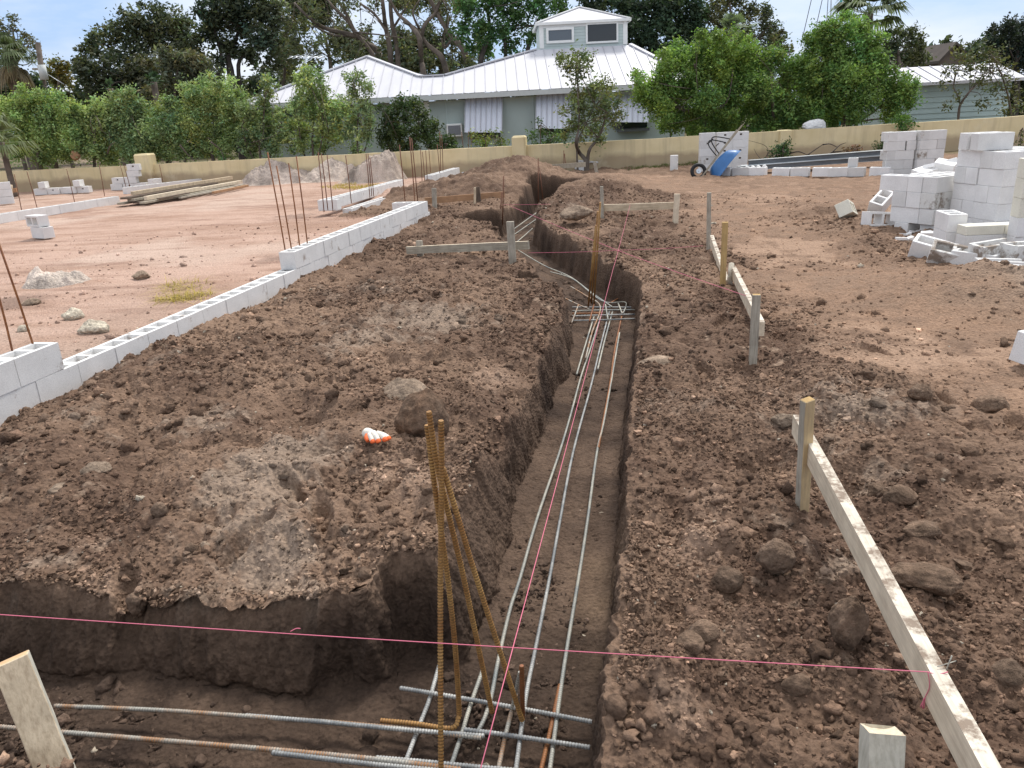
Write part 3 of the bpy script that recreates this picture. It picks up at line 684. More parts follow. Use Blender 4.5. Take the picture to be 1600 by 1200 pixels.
for a, b_, lab in (((803, 358), (880, 302), 'upper thin pale bar slanting along the far stretch of trench'), ((803, 367), (873, 318), 'middle thin pale bar slanting along the far stretch of trench'), ((808, 378), (832, 357), 'lower thin pale bar slanting along the far stretch of trench')):
    rebar(along([a, ((a[0] + b_[0]) / 2, (a[1] + b_[1]) / 2), b_], -.22, .003), 'rebar_grey', lab, GF, .009, False, 6)
GC = 'rusty dowels bundled at the trench turn'
zz = ZB + .02
for (tx, ty), (bx, by), lab in (((938, 316), (928, 476), 'right rod of the tall rusty bundle at the trench turn'), ((934, 330), (924, 474), 'middle rod of the tall rusty bundle at the trench turn'), ((931, 352), (919, 480), 'left rod of the tall rusty bundle at the trench turn')):
    b = P(bx, by, zz); rebar([PY(tx, ty, b.y - .3), b], 'rebar_ochre', lab, GC, .0095, False, 8)
GX = 'rusty rods over the far stretch of trench'
for (tx, ty), (bx, by), z, lab in (((787, 275), (785, 352), -.2, 'rusty rod by the left lip of the far trench, right one of two'), ((784, 300), (781, 350), -.2, 'shorter rusty rod by the left lip of the far trench'), ((841, 247), (841, 324), -.3, 'tall dark rod standing in the far trench below the mound'),
                                   ((843, 262), (849, 318), -.3, 'thin leaning rod beside the tall dark rod below the mound'), ((881, 235), (881, 293), -.3, 'tall rod standing in the far pit'), ((882, 240), (887, 293), -.3, 'leaning rod touching the tall rod in the far pit'), ((877, 262), (876, 292), -.3, 'pale crooked rod at the left of the far pit')):
    b = P(bx, by, z); rebar([PY(tx, ty, b.y), b], 'rebar_far', lab, GX, .011, False, 6)
# ------------------------------------------------------------------ string lines
GSL = 'pink string lines between the batter boards'
def string(pts, r, label, extra=None, sag=.006):
    m = MB(); n = 14; pts = [Vector(p) for p in pts]; path = []
    for a, b in zip(pts[:-1], pts[1:]):
        for k in range(n): path.append(a.lerp(b, k / n) - Vector((0, 0, sag * math.sin(math.pi * k / n))))
    path.append(pts[-1]); m.tube(path, r, 6)
    for e in extra or []: m.tube(smooth(e, 4), r, 5)
    return tag(m.build('string_line', MT['string'], None), label, 'string', GSL)
a = P(-180, 948, .31); k1 = P(1450, 1050, .31); k2 = P(1481, 1050, .312)
kn = P(463, 984, .31)
string([a, k1, k2], .0013, 'pink string stretched across the foreground, tied to the long board with a hanging tail', [[k1, k1 + Vector((.003, -.01, -.035)), k1 + Vector((.003, 0, -.075)), k1 + Vector((-.003, .004, -.11))], [k1 + Vector((.003, 0, -.075)), k1 + Vector((.004, 0, -.112))], [k1 + Vector((.0, 0, -.08)), k1 + Vector((.0, 0, -.11))], [kn + Vector((-.016, -.004, -.002)), kn + Vector((.0, 0, .004)), kn + Vector((.012, 0, .003))]])
string([P(748, 1212, .31), P(958, 420, .3)], .0014, 'pink string running up the middle of the near trench', None, .01)
string([P(958, 420, .3), P(967, 388, .3), PY(985, 318, 12.2)], .0016, 'faint pink string going on from the crossing to the back batter board', None, .004)
string([P(798, 322, .31), P(967, 392, .3), P(1165, 462, .28)], .0022, 'pink string running diagonally over the trench turn', None)
string([P(826, 395, .3), P(968, 391, .3), P(1098, 384, .3)], .0016, 'thin pink string from the grey stake across the trench turn to the right', None)
string([P(786, 320, .32), P(860, 319, .32)], .002, 'short pink string across the far trench below the mound', None, .002)
# ------------------------------------------------------------------ concrete blocks
BL, BW, BH = .397, .194, .194
def block_geo(m, c, yaw, L=BL, Wd=BW, H=BH, cells=2, mi=0, rot=None, deep=None, j=None):
    """hollow block with real cells through it (or sunk to a depth)"""
    M = rot if rot is not None else Matrix.Rotation(yaw, 3, 'Z'); c = Vector(c)
    t = .034; x = [-L / 2]
    cw = (L - t * (cells + 1)) / cells
    for k in range(cells): x += [-L / 2 + t + k * (cw + t), -L / 2 + (k + 1) * (cw + t)]
    x.append(L / 2); y = [-Wd / 2, -Wd / 2 + .033, Wd / 2 - .033, Wd / 2]
    vs = []; fs = []
    nx = len(x)
    for z in (-H / 2, H / 2):
        for yy in y:
            for xx in x: vs.append((xx, yy, z))
    I = lambda ix, iy, iz: iz * nx * 4 + iy * nx + ix
    for ix in range(nx - 1):
        for iy in range(3):
            hole = iy == 1 and ix % 2 == 1
            if not hole:
                fs.append((I(ix, iy, 1), I(ix + 1, iy, 1), I(ix + 1, iy + 1, 1), I(ix, iy + 1, 1)))
                fs.append((I(ix, iy, 0), I(ix, iy + 1, 0), I(ix + 1, iy + 1, 0), I(ix + 1, iy, 0)))
            else:
                fs += [(I(ix, iy, 0), I(ix, iy, 1), I(ix, iy + 1, 1), I(ix, iy + 1, 0))[::-1], (I(ix + 1, iy, 0), I(ix + 1, iy + 1, 0), I(ix + 1, iy + 1, 1), I(ix + 1, iy, 1))[::-1],
                       (I(ix, iy, 0), I(ix + 1, iy, 0), I(ix + 1, iy, 1), I(ix, iy, 1))[::-1], (I(ix, iy + 1, 0), I(ix, iy + 1, 1), I(ix + 1, iy + 1, 1), I(ix + 1, iy + 1, 0))[::-1]]
        fs.append((I(ix, 0, 0), I(ix + 1, 0, 0), I(ix + 1, 0, 1), I(ix, 0, 1))); fs.append((I(ix, 3, 0), I(ix, 3, 1), I(ix + 1, 3, 1), I(ix + 1, 3, 0)))
    for iy in range(3):
        fs.append((I(0, iy, 0), I(0, iy, 1), I(0, iy + 1, 1), I(0, iy + 1, 0))); fs.append((I(nx - 1, iy, 0), I(nx - 1, iy + 1, 0), I(nx - 1, iy + 1, 1), I(nx - 1, iy, 1)))
    m.add([c + M @ Vector(v) for v in vs], fs, mi)
PROTO = {}
def block(mat, loc, rot, label, group, kind='hollow'):
    """one loose block: the first of each kind is built, the rest are copies sharing its mesh"""
    key = (mat, kind)
    if key not in PROTO:
        m = MB()
        if kind == 'hollow': block_geo(m, (0, 0, 0), 0)
        elif kind == 'half': block_geo(m, (0, 0, 0), 0, L=.194, cells=1)
        elif kind == 'thin': m.box((0, 0, 0), (BL, BW, .097))
        elif kind == 'notch':        # solid end with a small rough hand hole
            y = -BW / 2; hx, hz = .03, .022
            m.box((0, .02, 0), (BL, BW - .04, BH))
            xs = [-BL / 2, -hx, hx, BL / 2]; zs = [-BH / 2, -hz + .03, hz + .03, BH / 2]; vs = [(a, y, b) for b in zs for a in xs] ; fs = []
            for i in range(3):
                for k in range(3):
                    if not (i == 1 and k == 1): fs.append((k * 4 + i, k * 4 + i + 1, (k + 1) * 4 + i + 1, (k + 1) * 4 + i))
            m.add(vs, fs)
            for aa, bb in (((-BL / 2, -BH / 2), (BL / 2, -BH / 2)), ((BL / 2, -BH / 2), (BL / 2, BH / 2)), ((BL / 2, BH / 2), (-BL / 2, BH / 2)), ((-BL / 2, BH / 2), (-BL / 2, -BH / 2))):
                m.add([(aa[0], y, aa[1]), (aa[0], y + .0405, aa[1]), (bb[0], y + .0405, bb[1]), (bb[0], y, bb[1])], [(0, 1, 2, 3)])
            m.add([(-hx, y, hz + .03), (hx, y, hz + .03), (hx, y + .039, hz + .03), (-hx, y + .039, hz + .03), (-hx, y, -hz + .03), (hx, y, -hz + .03), (hx, y + .039, -hz + .03), (-hx, y + .039, -hz + .03)], [(0, 1, 2, 3), (4, 7, 6, 5), (0, 3, 7, 4), (1, 5, 6, 2)], 0)
            m.add([(-hx, y + .039, -hz + .03), (hx, y + .039, -hz + .03), (hx, y + .039, hz + .03), (-hx, y + .039, hz + .03)], [(0, 1, 2, 3)], 1)  # dark sheet at the back: the hole's shade put into the colour
        elif kind == 'lintel':       # channel block
            for c_, s_ in (((0, 0, -BH / 2 + .02), (BL, BW, .04)), ((0, -BW / 2 + .017, .0202), (BL, .034, BH - .041)), ((0, BW / 2 - .017, .0202), (BL, .034, BH - .041)), ((-BL / 2 + .02, 0, .0202), (.04, BW - .069, BH - .05))): m.box(c_, s_)
        o = m.build('concrete_block', [MT[mat], MT['old_wood_and_hole_shade']], None, origin=(0, 0, 0), bevel=.004 if kind in ('hollow', 'thin', 'half') else 0); PROTO[key] = o
    else:
        o = PROTO[key].copy(); COL.objects.link(o)
    o.location = loc; o.rotation_euler = rot
    return tag(o, label, 'concrete block', group)
def pile(corner, yaw, courses, group, what, z0):
    """courses: lists of (a, b, orient, mat): a along the front, b along the left face, measured from the near corner"""
    fr = Vector((math.cos(yaw), math.sin(yaw), 0)); lf = Vector((-math.sin(yaw), math.cos(yaw), 0))
    for ci, cs in enumerate(courses):
        for k, (a, b, o_, mt, nm) in enumerate(cs):
            j = .006
            c = Vector(corner) + fr * (a + random.uniform(-j, j)) + lf * (b + random.uniform(-j, j)) + Vector((0, 0, z0 + BH / 2 + ci * (BH + .002)))
            ordn = ['bottom', 'second', 'third', 'fourth', 'fifth', 'sixth'][ci]
            if ci == len(courses) - 1: ordn = 'top'
            block(mt, c, (0, 0, yaw + (math.pi / 2 if o_ else 0) + R(random.uniform(-1.2, 1.2))), f'{nm}, {ordn} course of {what}', group)
# orient 0: long side along the front; 1: long side along the left face
def c4(seed, full):
    r = random.Random(seed); w = lambda: r.choice(['block_white', 'block_white', 'block', 'block_white'])
    A = [(BL / 2, .1, 0, w(), 'white block at the near corner'), (BL / 2, .3, 0, w(), 'white block behind the near corner one'), (.1, .4 + BL / 2, 1, w(), 'white block at the back end of the left face'), (.4 + BL / 2, .1, 0, w(), 'white block in the middle of the front'), (.8 + BL / 2, .1, 0, w(), 'white block at the right of the front')]
    Bc = [(.1, BL / 2, 1, w(), 'white block lengthwise at the near corner'), (BL / 2, .5, 0, w(), 'white block in the middle of the left face'), (BL / 2, .7, 0, w(), 'white block at the back of the left face'), (.3, BL / 2, 1, w(), 'white block next to the corner on the front'), (.4 + BL / 2, .1, 0, w(), 'white block in the middle of the front'), (.8 + BL / 2, .1, 0, w(), 'white block at the right of the front')]
    c = A if seed % 2 == 0 else Bc
    if full: c = c + [(.5 + .01, .5, 0, w(), 'white block inside, behind the front'), (.9 + .01, .5, 0, w(), 'white block inside, at the right'), (.6, .72, 0, w(), 'white block inside, at the back')]
    return c
GT1 = 'blocks of the tall tower'
T1 = P(1552, 373, .0); pile(T1, R(8), [c4(i, i == 4) for i in range(5)], GT1, 'the tall tower', .0)
fr8 = Vector((math.cos(R(8)), math.sin(R(8)), 0)); lf8 = Vector((-math.sin(R(8)), math.cos(R(8)), 0))
block('block', T1 + fr8 * .14 + lf8 * .42 + Vector((0, 0, 5 * .196 + BH / 2 + .003)), (0, 0, R(8 - 14)), 'grey block lying alone on top of the tall white tower', GT1)
block('block', T1 + fr8 * .16 + lf8 * .64 + Vector((0, 0, 5 * .196 + BH / 2 + .003)), (0, 0, R(8 - 12)), 'second grey block on the tall tower, pressed behind the lone one', GT1)
GT2 = 'blocks of the low pile'
def cp2(i):
    w = 'block_white'
    if i == 0: return [(BL / 2 + .05, .1, 0, 'block', 'grey block with a shaded front'), (BL / 2, .42, 0, w, 'white block set back')]
    if i == 1: return [(BL / 2, .1, 0, 'block', 'pale block at the near corner'), (.1, .2 + BL / 2, 1, w, 'white block along the left face'), (.4 + BL / 2, .1, 0, 'block', 'block at the right of the front')]
    if i == 2: return [(BL / 2, .1, 0, 'block_stain', 'brown stained block at the near corner'), (BL / 2, .3, 0, w, 'white block behind the stained corner'), (BL / 2, .5, 0, 'block', 'grey block at the back of the left face'), (.4 + BL / 2, .1, 0, 'block', 'block right of the stained one')]
    return [(BL / 2, .1, 0, 'block', 'pale block at the near corner'), (BL / 2, .3, 0, w, 'white block second from the corner'), (.1, .4 + BL / 2, 1, w, 'white block at the back of the left face'), (.4 + BL / 2, .1, 0, w, 'white block at the right of the front'), (.4 + BL / 2, .3, 0, w, 'white block inside'), (.5, .5, 0, w, 'white block at the back')]
T2 = P(1456, 352, .083); pile((T2.x, T2.y, 0), R(28), [cp2(i) for i in range(4)], GT2, 'the low pile', -.115)
GT3 = 'blocks of the small cream pair'
T3 = P(1504, 397, 0); f3, l3 = Vector((math.cos(R(-4)), math.sin(R(-4)), 0)), Vector((-math.sin(R(-4)), math.cos(R(-4)), 0))
for k in range(2):
    block('block', T3 + f3 * (.2 + k * .4) + l3 * .1 + Vector((0, 0, .097)), (0, 0, R(-4)), ('grey block under the cream slab with a chipped left end' if k == 0 else 'grey block under the right cream slab in front of the tower'), GT3)
    block('block_cream', T3 + f3 * (.2 + k * .4) + l3 * .1 + Vector((0, 0, .195 + .05)), (0, 0, R(-4 + k)), ('thin cream block, left of the pair in front of the tower' if k == 0 else 'thin cream block, right of the pair in front of the tower'), GT3, 'thin')
GLs = 'loose white blocks lying about the piles'
T5 = P(1486, 389, 0)
for k in range(2): block('block_white', T5 + Vector((.02, .12, .097 + k * .196)), (0, 0, R(80)), ('white block on the ground at the left foot of the tall tower' if k == 0 else 'white block standing on another at the left foot of the tower'), GLs)
for k in range(3): block('block_white', T5 + Vector((.32 + .41 * k, .42, .097)), (0, 0, R(6)), ['white block behind the cream pair, left', 'white block behind the cream pair, middle', 'white block behind the cream pair, right'][k], GLs)
def loose(px, py, h, rot, mt, label, kind='hollow', z=0.0):
    p = P(px, py, z); block(mt, (p.x, p.y, z + h), tuple(R(a) for a in rot), label, GLs, kind)
loose(1321, 344, .14, (62, 14, 55), 'block_cream', 'lone tilted block lying in the dirt left of the piles')
loose(1374, 338, .20, (18, -24, 40), 'block_white', 'tilted block leaning on another against the low pile')
loose(1372, 353, .09, (84, 5, 8), 'block_white', 'block on its side under the tilted one by the low pile')
loose(1455, 408, .11, (18, 14, -38), 'block_white', 'white tilted block half buried in front of the tower, left one')
loose(1484, 420, .12, (26, 12, -30), 'block_stain', 'brown stained tilted block half buried in front of the tower')
loose(1522, 424, .10, (3, 2, -52), 'block', 'grey hollow block on the ground right of the stained tilted one')
loose(1548, 414, .12, (4, -3, 12), 'block_stain', 'channel block with brown stained inside, open side up', 'lintel', .06)
loose(1594, 416, .12, (3, 3, 18), 'block_stain', 'channel block with brown inside at the right edge', 'lintel', .06)
loose(1560, 438, .09, (0, 3, -8), 'block', 'grey channel block lowest in front of the tower', 'lintel')
loose(1600, 452, .09, (4, 6, -20), 'block', 'grey block by the pale grit at the right edge')
loose(1632, 566, .10, (6, 4, 25), 'block_white', 'white block cut by the right edge, alone on packed earth')
# cream pile cut by the right edge
T4 = P(1592, 398, 0)
for k in range(5):
    block('block_cream' if k > 1 else 'block_white', (T4.x + .1, T4.y, .097 + k * .196), (0, 0, R(-12 + 3 * (k % 2))), ['white block, bottom of the pile cut by the right edge', 'white block, second of the pile cut by the right edge', 'cream block, third of the pile cut by the right edge', 'cream block, fourth of the pile cut by the right edge', 'cream block, top of the pile cut by the right edge'][k], 'blocks of the pile at the right edge')
# slivers
def chip(px, py, size, yaw, label, mat='block_white'):
    p = G(px, py); m = MB(); m.box((p.x, p.y, p.z + size[2] * .4), size, (R(random.uniform(-8, 8)), R(random.uniform(-8, 8)), R(yaw)))
    m.box((p.x + size[0] * .3, p.y + .01, p.z + size[2] * .5), (size[0] * .5, size[1] * 1.3, size[2] * .8), (R(6), R(-10), R(yaw + 25)))
    tag(m.build('block_shard', MT[mat], None, bevel=.004), label, 'shard', 'broken white shards by the low pile')
chip(1412, 368, (.2, .035, .03), 6, 'thin white shard, far one of two strips by the low pile'); chip(1413, 375, (.22, .04, .035), 2, 'thin white shard, near one of two strips by the low pile')
chip(1448, 368, (.14, .10, .05), -30, 'flat angular white shard by the low pile'); chip(1430, 364, (.16, .05, .03), 8, 'narrow white shard between the strips and the flat one')
for px, py, s, yw, lb in ((1446, 268, (.3, .2, .08), 20, 'white broken slab lying behind the low pile, left'), (1476, 262, (.25, .25, .16), 50, 'white broken block propped behind the low pile'), (1462, 272, (.35, .2, .06), -10, 'flat white broken slab behind the low pile, near')):
    p = P(px, py, .0); p = PY(px, py, 10.6); m = MB(); m.box(p, s, (R(12), R(-10), R(yw))); m.box(p + Vector((.08, .05, .04)), (s[0] * .6, s[1] * .7, s[2] * .6), (R(-14), R(22), R(yw + 30))); tag(m.build('broken_block', MT['block_white'], None, bevel=.004), lb, 'broken block', 'broken blocks behind the low pile')
# tall columns, the row on the ground and the stack behind the barrow
def column(px, py, rows, mats, yaw, group, what, n=2):
    b = P(px, py, 0)
    fr = Vector((math.cos(yaw), math.sin(yaw), 0)); lf = Vector((-math.sin(yaw), math.cos(yaw), 0))
    for i in range(rows):
        on = ['bottom', 'second', 'third', 'fourth', 'top'][i]
        if i % 2: it = [(BL / 2, .1, 0, 'long block at the left'), (.5, .2, 1, 'end on block at the right'), (BL / 2, .3, 0, 'hidden long block')]
        else: it = [(.1, .2, 1, 'end on block at the left'), (.2 + BL / 2, .1, 0, 'long block at the right'), (.2 + BL / 2, .3, 0, 'hidden long block')]
        for a, b_, o_, nm in it[:2]:
            c = b + fr * (a - .3) + lf * b_ + Vector((random.uniform(-.015, .015), 0, BH / 2 - .08 + i * (BH + .003)))
            block(mats[(i + len(nm)) % len(mats)], c, (0, 0, yaw + (math.pi / 2 if o_ else 0) + R(random.uniform(-2, 2))), f'{nm}, {on} course of {what}', group)
column(1403, 273, 5, ['block_white', 'block', 'block_dirty'], R(-6), 'blocks of the left column', 'the left tall column')
column(1452, 271, 5, ['block_dirty', 'block', 'block_stain', 'block'], R(6), 'blocks of the right column', 'the right tall column')
GR = 'blocks set in a row on the ground'
rowpx = [1131, 1158, 1184, 1221, 1250, 1284, 1310, 1336, 1374]
for k, px in enumerate(rowpx):
    py = 274 - (0 if px < 1200 else -1)
    p = P(px, py, 0); nxt = P(px + 20, py, 0)
    block(['block_white', 'block_dirty', 'block_white', 'block_white', 'block', 'block_white', 'block', 'block_dirty', 'block_white'][k], (p.x, p.y, .09), (0, R(random.uniform(-2, 2)), math.atan2(nxt.y - p.y, nxt.x - p.x) + R(random.uniform(-7, 7))),
          ['leftmost white block of the low row, beside the barrow', 'dirty block, second of the low row', 'white block, third of the low row', 'white block, fourth of the low row, below the beams', 'grey block, fifth of the low row', 'white block, sixth of the low row', 'small looking block, seventh of the low row', 'dirty block of the low row carrying a half block', 'rightmost block of the low row, touching the tall column'][k], GR)
p = P(1331, 274, 0); block('block_dirty', (p.x, p.y, .09 + .196), (0, 0, R(-30)), 'half block perched on the low row', GR, 'half')
p = P(1352, 270, 0); 
GK = 'blocks stacked behind the wheelbarrow'
B0 = P(1131, 268, 0); yk = R(-4)
fk, lk_ = Vector((math.cos(yk), math.sin(yk), 0)), Vector((-math.sin(yk), math.cos(yk), 0))
for i in range(5):
    on = ['bottom', 'second', 'third', 'fourth', 'top'][i]
    for k in range(2):
        notch = (i, k) in ((4, 0), (4, 1), (2, 0), (1, 1), (2, 1), (3, 0))
        c = B0 + fk * (.02 + .2 + k * .4 - .22) + lk_ * .1 + Vector((0, 0, BH / 2 + i * (BH + .002)))
        block('block', c, (0, 0, yk), f'{"left" if k == 0 else "right"} block of the {on} course in the stack behind the barrow', GK, 'notch' if notch else 'hollow')
    c = B0 + fk * (-.41) + lk_ * .25 + Vector((0, 0, BH / 2 + i * (BH + .002)))
    block('block_dirty' if i % 2 else 'block', c, (0, 0, yk), f'outer left block of the {on} course, partly behind the barrow', GK, 'notch' if i in (1, 3) else 'hollow')
p = G(1053, 266); block('block', (p.x, p.y, p.z + .2), (0, R(90), R(-20)), 'single block standing on end in front of the wall, left of the barrow', GLs)
# the two double blocks on the sandy pad
p = P(64, 373, 0)
GP = 'pair of blocks on the sand pad'
for i in range(2):
    for k, (a, yw, kd, rt) in enumerate(((0, 0, 'hollow', None),)):
        pass
block('block', (p.x, p.y + .1, .1), (0, 0, R(-32)), 'lower block of the two high pair standing on the sand', GP)
block('block', (p.x - .08, p.y + .16, .3), (R(90), 0, R(-32)), 'upper block of the pair, turned so its two hollow cells face the viewer', GP)
# ------------------------------------------------------------------ laid block walls
def blockwall(label, runs, mat='block_dirty', group='low laid block walls'):
    """runs: (start point, direction, number of blocks, z of the top, course name). Straight lengths of laid hollow blocks."""
    s0 = Vector(runs[0][0]); r = empty('block_wall', (s0.x, s0.y, runs[0][3] - .2), label, 'block wall', group)
    for (a, d, n, ztop, cells) in runs:
        a = Vector(a); d = Vector(d).normalized(); m = MB(); yaw = math.atan2(d.y, d.x); nrm = Vector((-d.y, d.x, 0))
        for i in range(n):
            c = a + d * (.203 + .406 * i); c.z = ztop - BH / 2
            block_geo(m, c + nrm * random.uniform(-.003, .003), yaw + R(random.uniform(-.3, .3)))
            if i: m.box(a + d * (.406 * i) + Vector((0, 0, ztop - BH / 2 - a.z - .004)), (.0115, BW - .012, BH - .008), (0, 0, yaw))
        m.box(a + d * (.406 * n / 2) + Vector((0, 0, ztop - BH + .065 - a.z)), (.406 * n - .05, BW - .058, .135), (0, 0, yaw))
        if cells:
            m.box(a + d * (.406 * n / 2) + Vector((0, 0, ztop - BH - .006 - a.z)), (.406 * n - .02, BW - .012, .012), (0, 0, yaw))
        m.build('block_course', [MT[mat]], r)
U = Vector((S12, C12, 0)); V_ = Vector((C12, -S12, 0)); HT = BW / 2
tA = -4.24 - HT
MT['block_laid'] = block_mat('block_laid', (0.75, 0.74, 0.72), (0.30, 0.24, 0.195), amount=0.34)
blockwall('long low block wall between the sand pad and the turned earth, its corner block raised', [(ST(1.0, tA), U, 31, .083, False), (ST(2.5, tA), U, 5, .283, True), (ST(8.22, tA), U, 13, .283, True), (ST(13.4, tA - HT - .005), -V_, 1, .283, True)], 'block_laid')
tB = -6.1 - HT
blockwall('farther low block wall with four raised stretches, beyond the pad opening', [(ST(14.45, tB), U, 27, .083, False), (ST(14.45, tB - .41), U, 11, .283, True), (ST(14.35, tB - .51), V_, 1, .283, True), (ST(20.0, tB), U, 7, .283, True), (ST(24.2, tB), U, 3, .283, True)], 'block_laid')
dD = (P(165, 320) - P(0, 347)).normalized(); aD = P(0, 347, 0) - dD * .406 * 3
blockwall('single course of blocks along the left edge of the pad', [((aD.x, aD.y, .0), dD, 12, .17, False)], 'block')
aC = P(196, 303, 0); dC = (P(345, 282, .05) - aC); dC.z = 0
blockwall('single course of blocks running behind the lumber pile towards the wall', [((aC.x, aC.y, 0), dC, 13, .19, False)], 'block')
aE = ST(25.6, -9.6); blockwall('short far block course in front of the yellow wall, left of the mound', [((aE.x, aE.y, 0), V_, 8, .2, False)], 'block')
# ------------------------------------------------------------------ rods standing in the walls
def rod(px, py, tx, ty, z, label, group, r=.008, lean=0.0, mat='rebar_far'):
    b = P(px, py, z); t = PY(tx, ty, b.y + lean); m = MB(); b = b - Vector((0, 0, .12)); m.tube([b, b.lerp(t, .5) + Vector((.004, .0, 0)), t], r, 6)
    tag(m.build('rebar_rod', MT[mat], None, origin=b), label, 'rebar', group)
G1 = 'rods in the near end of the long block wall'
rod(54, 541, -4, 374, .26, 'rusty rod in the near raised block at the left edge, right one of two', G1, .008, -.1, 'rebar_rust'); rod(19, 552, -8, 440, .26, 'shorter looking rusty rod in the near raised block, at the very left edge', G1, .008, -.1, 'rebar_rust')
G2 = 'four rods in the corner block'
for (bx, by), (tx, ty), lb in (((446, 391), (418, 238), 'first from the left'), ((456, 390), (432, 259), 'second from the left'), ((468, 385), (451, 255), 'third from the left'), ((480, 381), (463, 244), 'fourth from the left')):
    rod(bx, by, tx, ty, .27, f'tall rusty rod in the raised corner block of the long wall, {lb}', G2, .008, 0, 'rebar_rust')
G3 = 'rods along the farther block walls'
far = [((505, 321), (497, 238)), ((511, 318), (502, 240)), ((519, 320), (511, 242)), ((548, 308), (540, 243)), ((577, 300), (572, 240)), ((580, 298), (575, 240)), ((583, 298), (578, 246)), ((633, 315), (624, 226)), ((648, 316), (640, 214)), ((652, 307), (643, 216)), ((659, 279), (657, 233)), ((663, 277), (660, 237)), ((667, 276), (665, 235)),
       ((687, 271), (683, 225)), ((688, 268), (687, 205)), ((692, 268), (690, 210)), ((727, 259), (721, 206)), ((732, 258), (732, 205)), ((736, 257), (736, 206)), ((672, 263), (670, 232))]
nm = ['leftmost rod over the short return of the farther wall', 'second rod over the short return of the farther wall', 'third rod over the short return of the farther wall', 'lone rod in the middle of the farther wall', 'left rod of the three before the grey heaps', 'middle rod of the three before the grey heaps', 'right rod of the three before the grey heaps', 'rod in the return block at the far end of the long wall', 'tall thick rod at the far end of the long wall', 'rod touching the tall thick one at the far end of the long wall', 'left rod of the close three on the middle raised stretch', 'middle rod of the close three on the middle raised stretch', 'right rod of the close three on the middle raised stretch',
      'left rod of the three before the dark bush', 'tallest rod before the dark bush', 'right rod of the three before the dark bush', 'left leaning rod on the last raised stretch', 'middle rod on the last raised stretch', 'right rod on the last raised stretch', 'thin far rod in front of the yellow wall behind the close three']
for ((bx, by), (tx, ty)), n_ in zip(far, nm): rod(bx, by, tx, ty, .27 if by > 262 else .2, 'rusty ' + n_, G3, .009)
G4 = 'rods along the far left block courses'
for (bx, by), (tx, ty), n_ in (((32, 322), (22, 272), 'first from the left over the left block course'), ((56, 317), (42, 268), 'second from the left over the left block course'), ((115, 309), (104, 264), 'third, over the left block course'), ((162, 300), (155, 258), 'fourth, standing right of the left block course'), ((197, 292), (188, 258), 'left one of a leaning pair by the pillar'), ((203, 291), (194, 259), 'right one of a leaning pair by the pillar'), ((255, 287), (249, 257), 'first right of the pillar, over the course behind the lumber'), ((303, 280), (297, 254), 'second right of the pillar, over the course behind the lumber'), ((339, 273), (339, 250), 'third right of the pillar, over the course behind the lumber'), ((343, 272), (342, 250), 'fourth right of the pillar, beside the small heap')):
    rod(bx, by, tx, ty, .15, 'thin dark rod, ' + n_, G4, .010)
# ------------------------------------------------------------------ stones
def stone(name, c, r, sc, mat, label, group, seed, rot=(0, 0, 0), sharp=1.0, taper=.12):
    bm = bmesh.new(); bmesh.ops.create_icosphere(bm, subdivisions=5 if r > .05 else 4, radius=1)
    co = np.array([tuple(v.co) for v in bm.verts]); rg = np.random.default_rng(seed)
    for _ in range(9):                # knock flat faces on it
        n = rg.normal(0, 1, 3); n /= np.linalg.norm(n); lim = rg.uniform(.68, .92); q = co @ n; ex = np.clip(q - lim, 0, None); co -= ex[:, None] * n[None] * sharp * .7
    nz = n3(co[:, 0] * 1.7 + seed, co[:, 1] * 1.7, co[:, 2] * 1.7, seed) * .13 + n3(co[:, 0] * 4, co[:, 1] * 4 + seed, co[:, 2] * 4, seed + 1) * .07 + n3(co[:, 0] * 10, co[:, 1] * 10, co[:, 2] * 10, seed + 2) * .03 + n3(co[:, 0] * 22, co[:, 1] * 22, co[:, 2] * 22, seed + 3) * .018
    co = co * (1 + nz)[:, None] * np.array(sc)[None] * r
    zz_ = co[:, 2] / (r * sc[2]); co[:, :2] *= (1 - taper * np.clip(zz_ + .15, 0, 2))[:, None]; co[:, 0] += .12 * taper * r * zz_
    for v, q in zip(bm.verts, co): v.co = q
    me = bpy.data.meshes.new(name); bm.to_mesh(me); bm.free(); me.materials.append(MT[mat]); me.polygons.foreach_set('use_smooth', [True] * len(me.polygons))
    o = bpy.data.objects.new(name, me); link(o); o.location = c; o.rotation_euler = tuple(R(a) for a in rot); return tag(o, label, 'rock', group)
GSt = 'stones on the turned earth'
def st(px, py, r, sc, mat, label, seed, sink=.35, rot=(0, 0, 0), name='rock', g=GSt, taper=.15):
    p = G(px, py); stone(name, (p.x, p.y, p.z + r * sc[2] * (1 - 2 * sink)), r, sc, mat, label, g, seed, rot, taper=taper)
MT['rock_big'] = rock_mat('rock_big', (0.165, 0.102, 0.066))
st(664, 676, .172, (1.0, .86, .86), 'rock_big', 'biggest dark brown boulder beside the dropped glove', 41, .16, taper=.42)
st(632, 618, .15, (1.05, .8, .62), 'rock_pale', 'pale flat boulder just behind the big brown one', 42, .42)
st(250, 806, .038, (1, .9, 1.0), 'rock', 'round brown stone alone on the left bank', 43, .12)
st(1322, 1000, .085, (.75, .70, 1.25), 'rock', 'upright long stone left of the board in the right foreground', 44, .2, (14, -6, 10))
st(1443, 912, .10, (1.25, .8, .55), 'rock', 'flat dark stone just right of the long board', 45, .3, (0, 0, -20))
st(1212, 874, .075, (.9, .8, .85), 'rock', 'brown faceted stone left of the tan stake foot', 46, .42)
st(1138, 905, .07, (.9, .8, .7), 'rock', 'brown stone nearest the right lip of the trench', 47, .5)
st(1224, 660, .06, (1.1, .8, .6), 'rock_pale', 'pale stone behind the tan stake at the board end', 48, .3)
st(1438, 620, .07, (1, .8, .7), 'rock', 'dark stone on the packed earth at right', 49, .25)
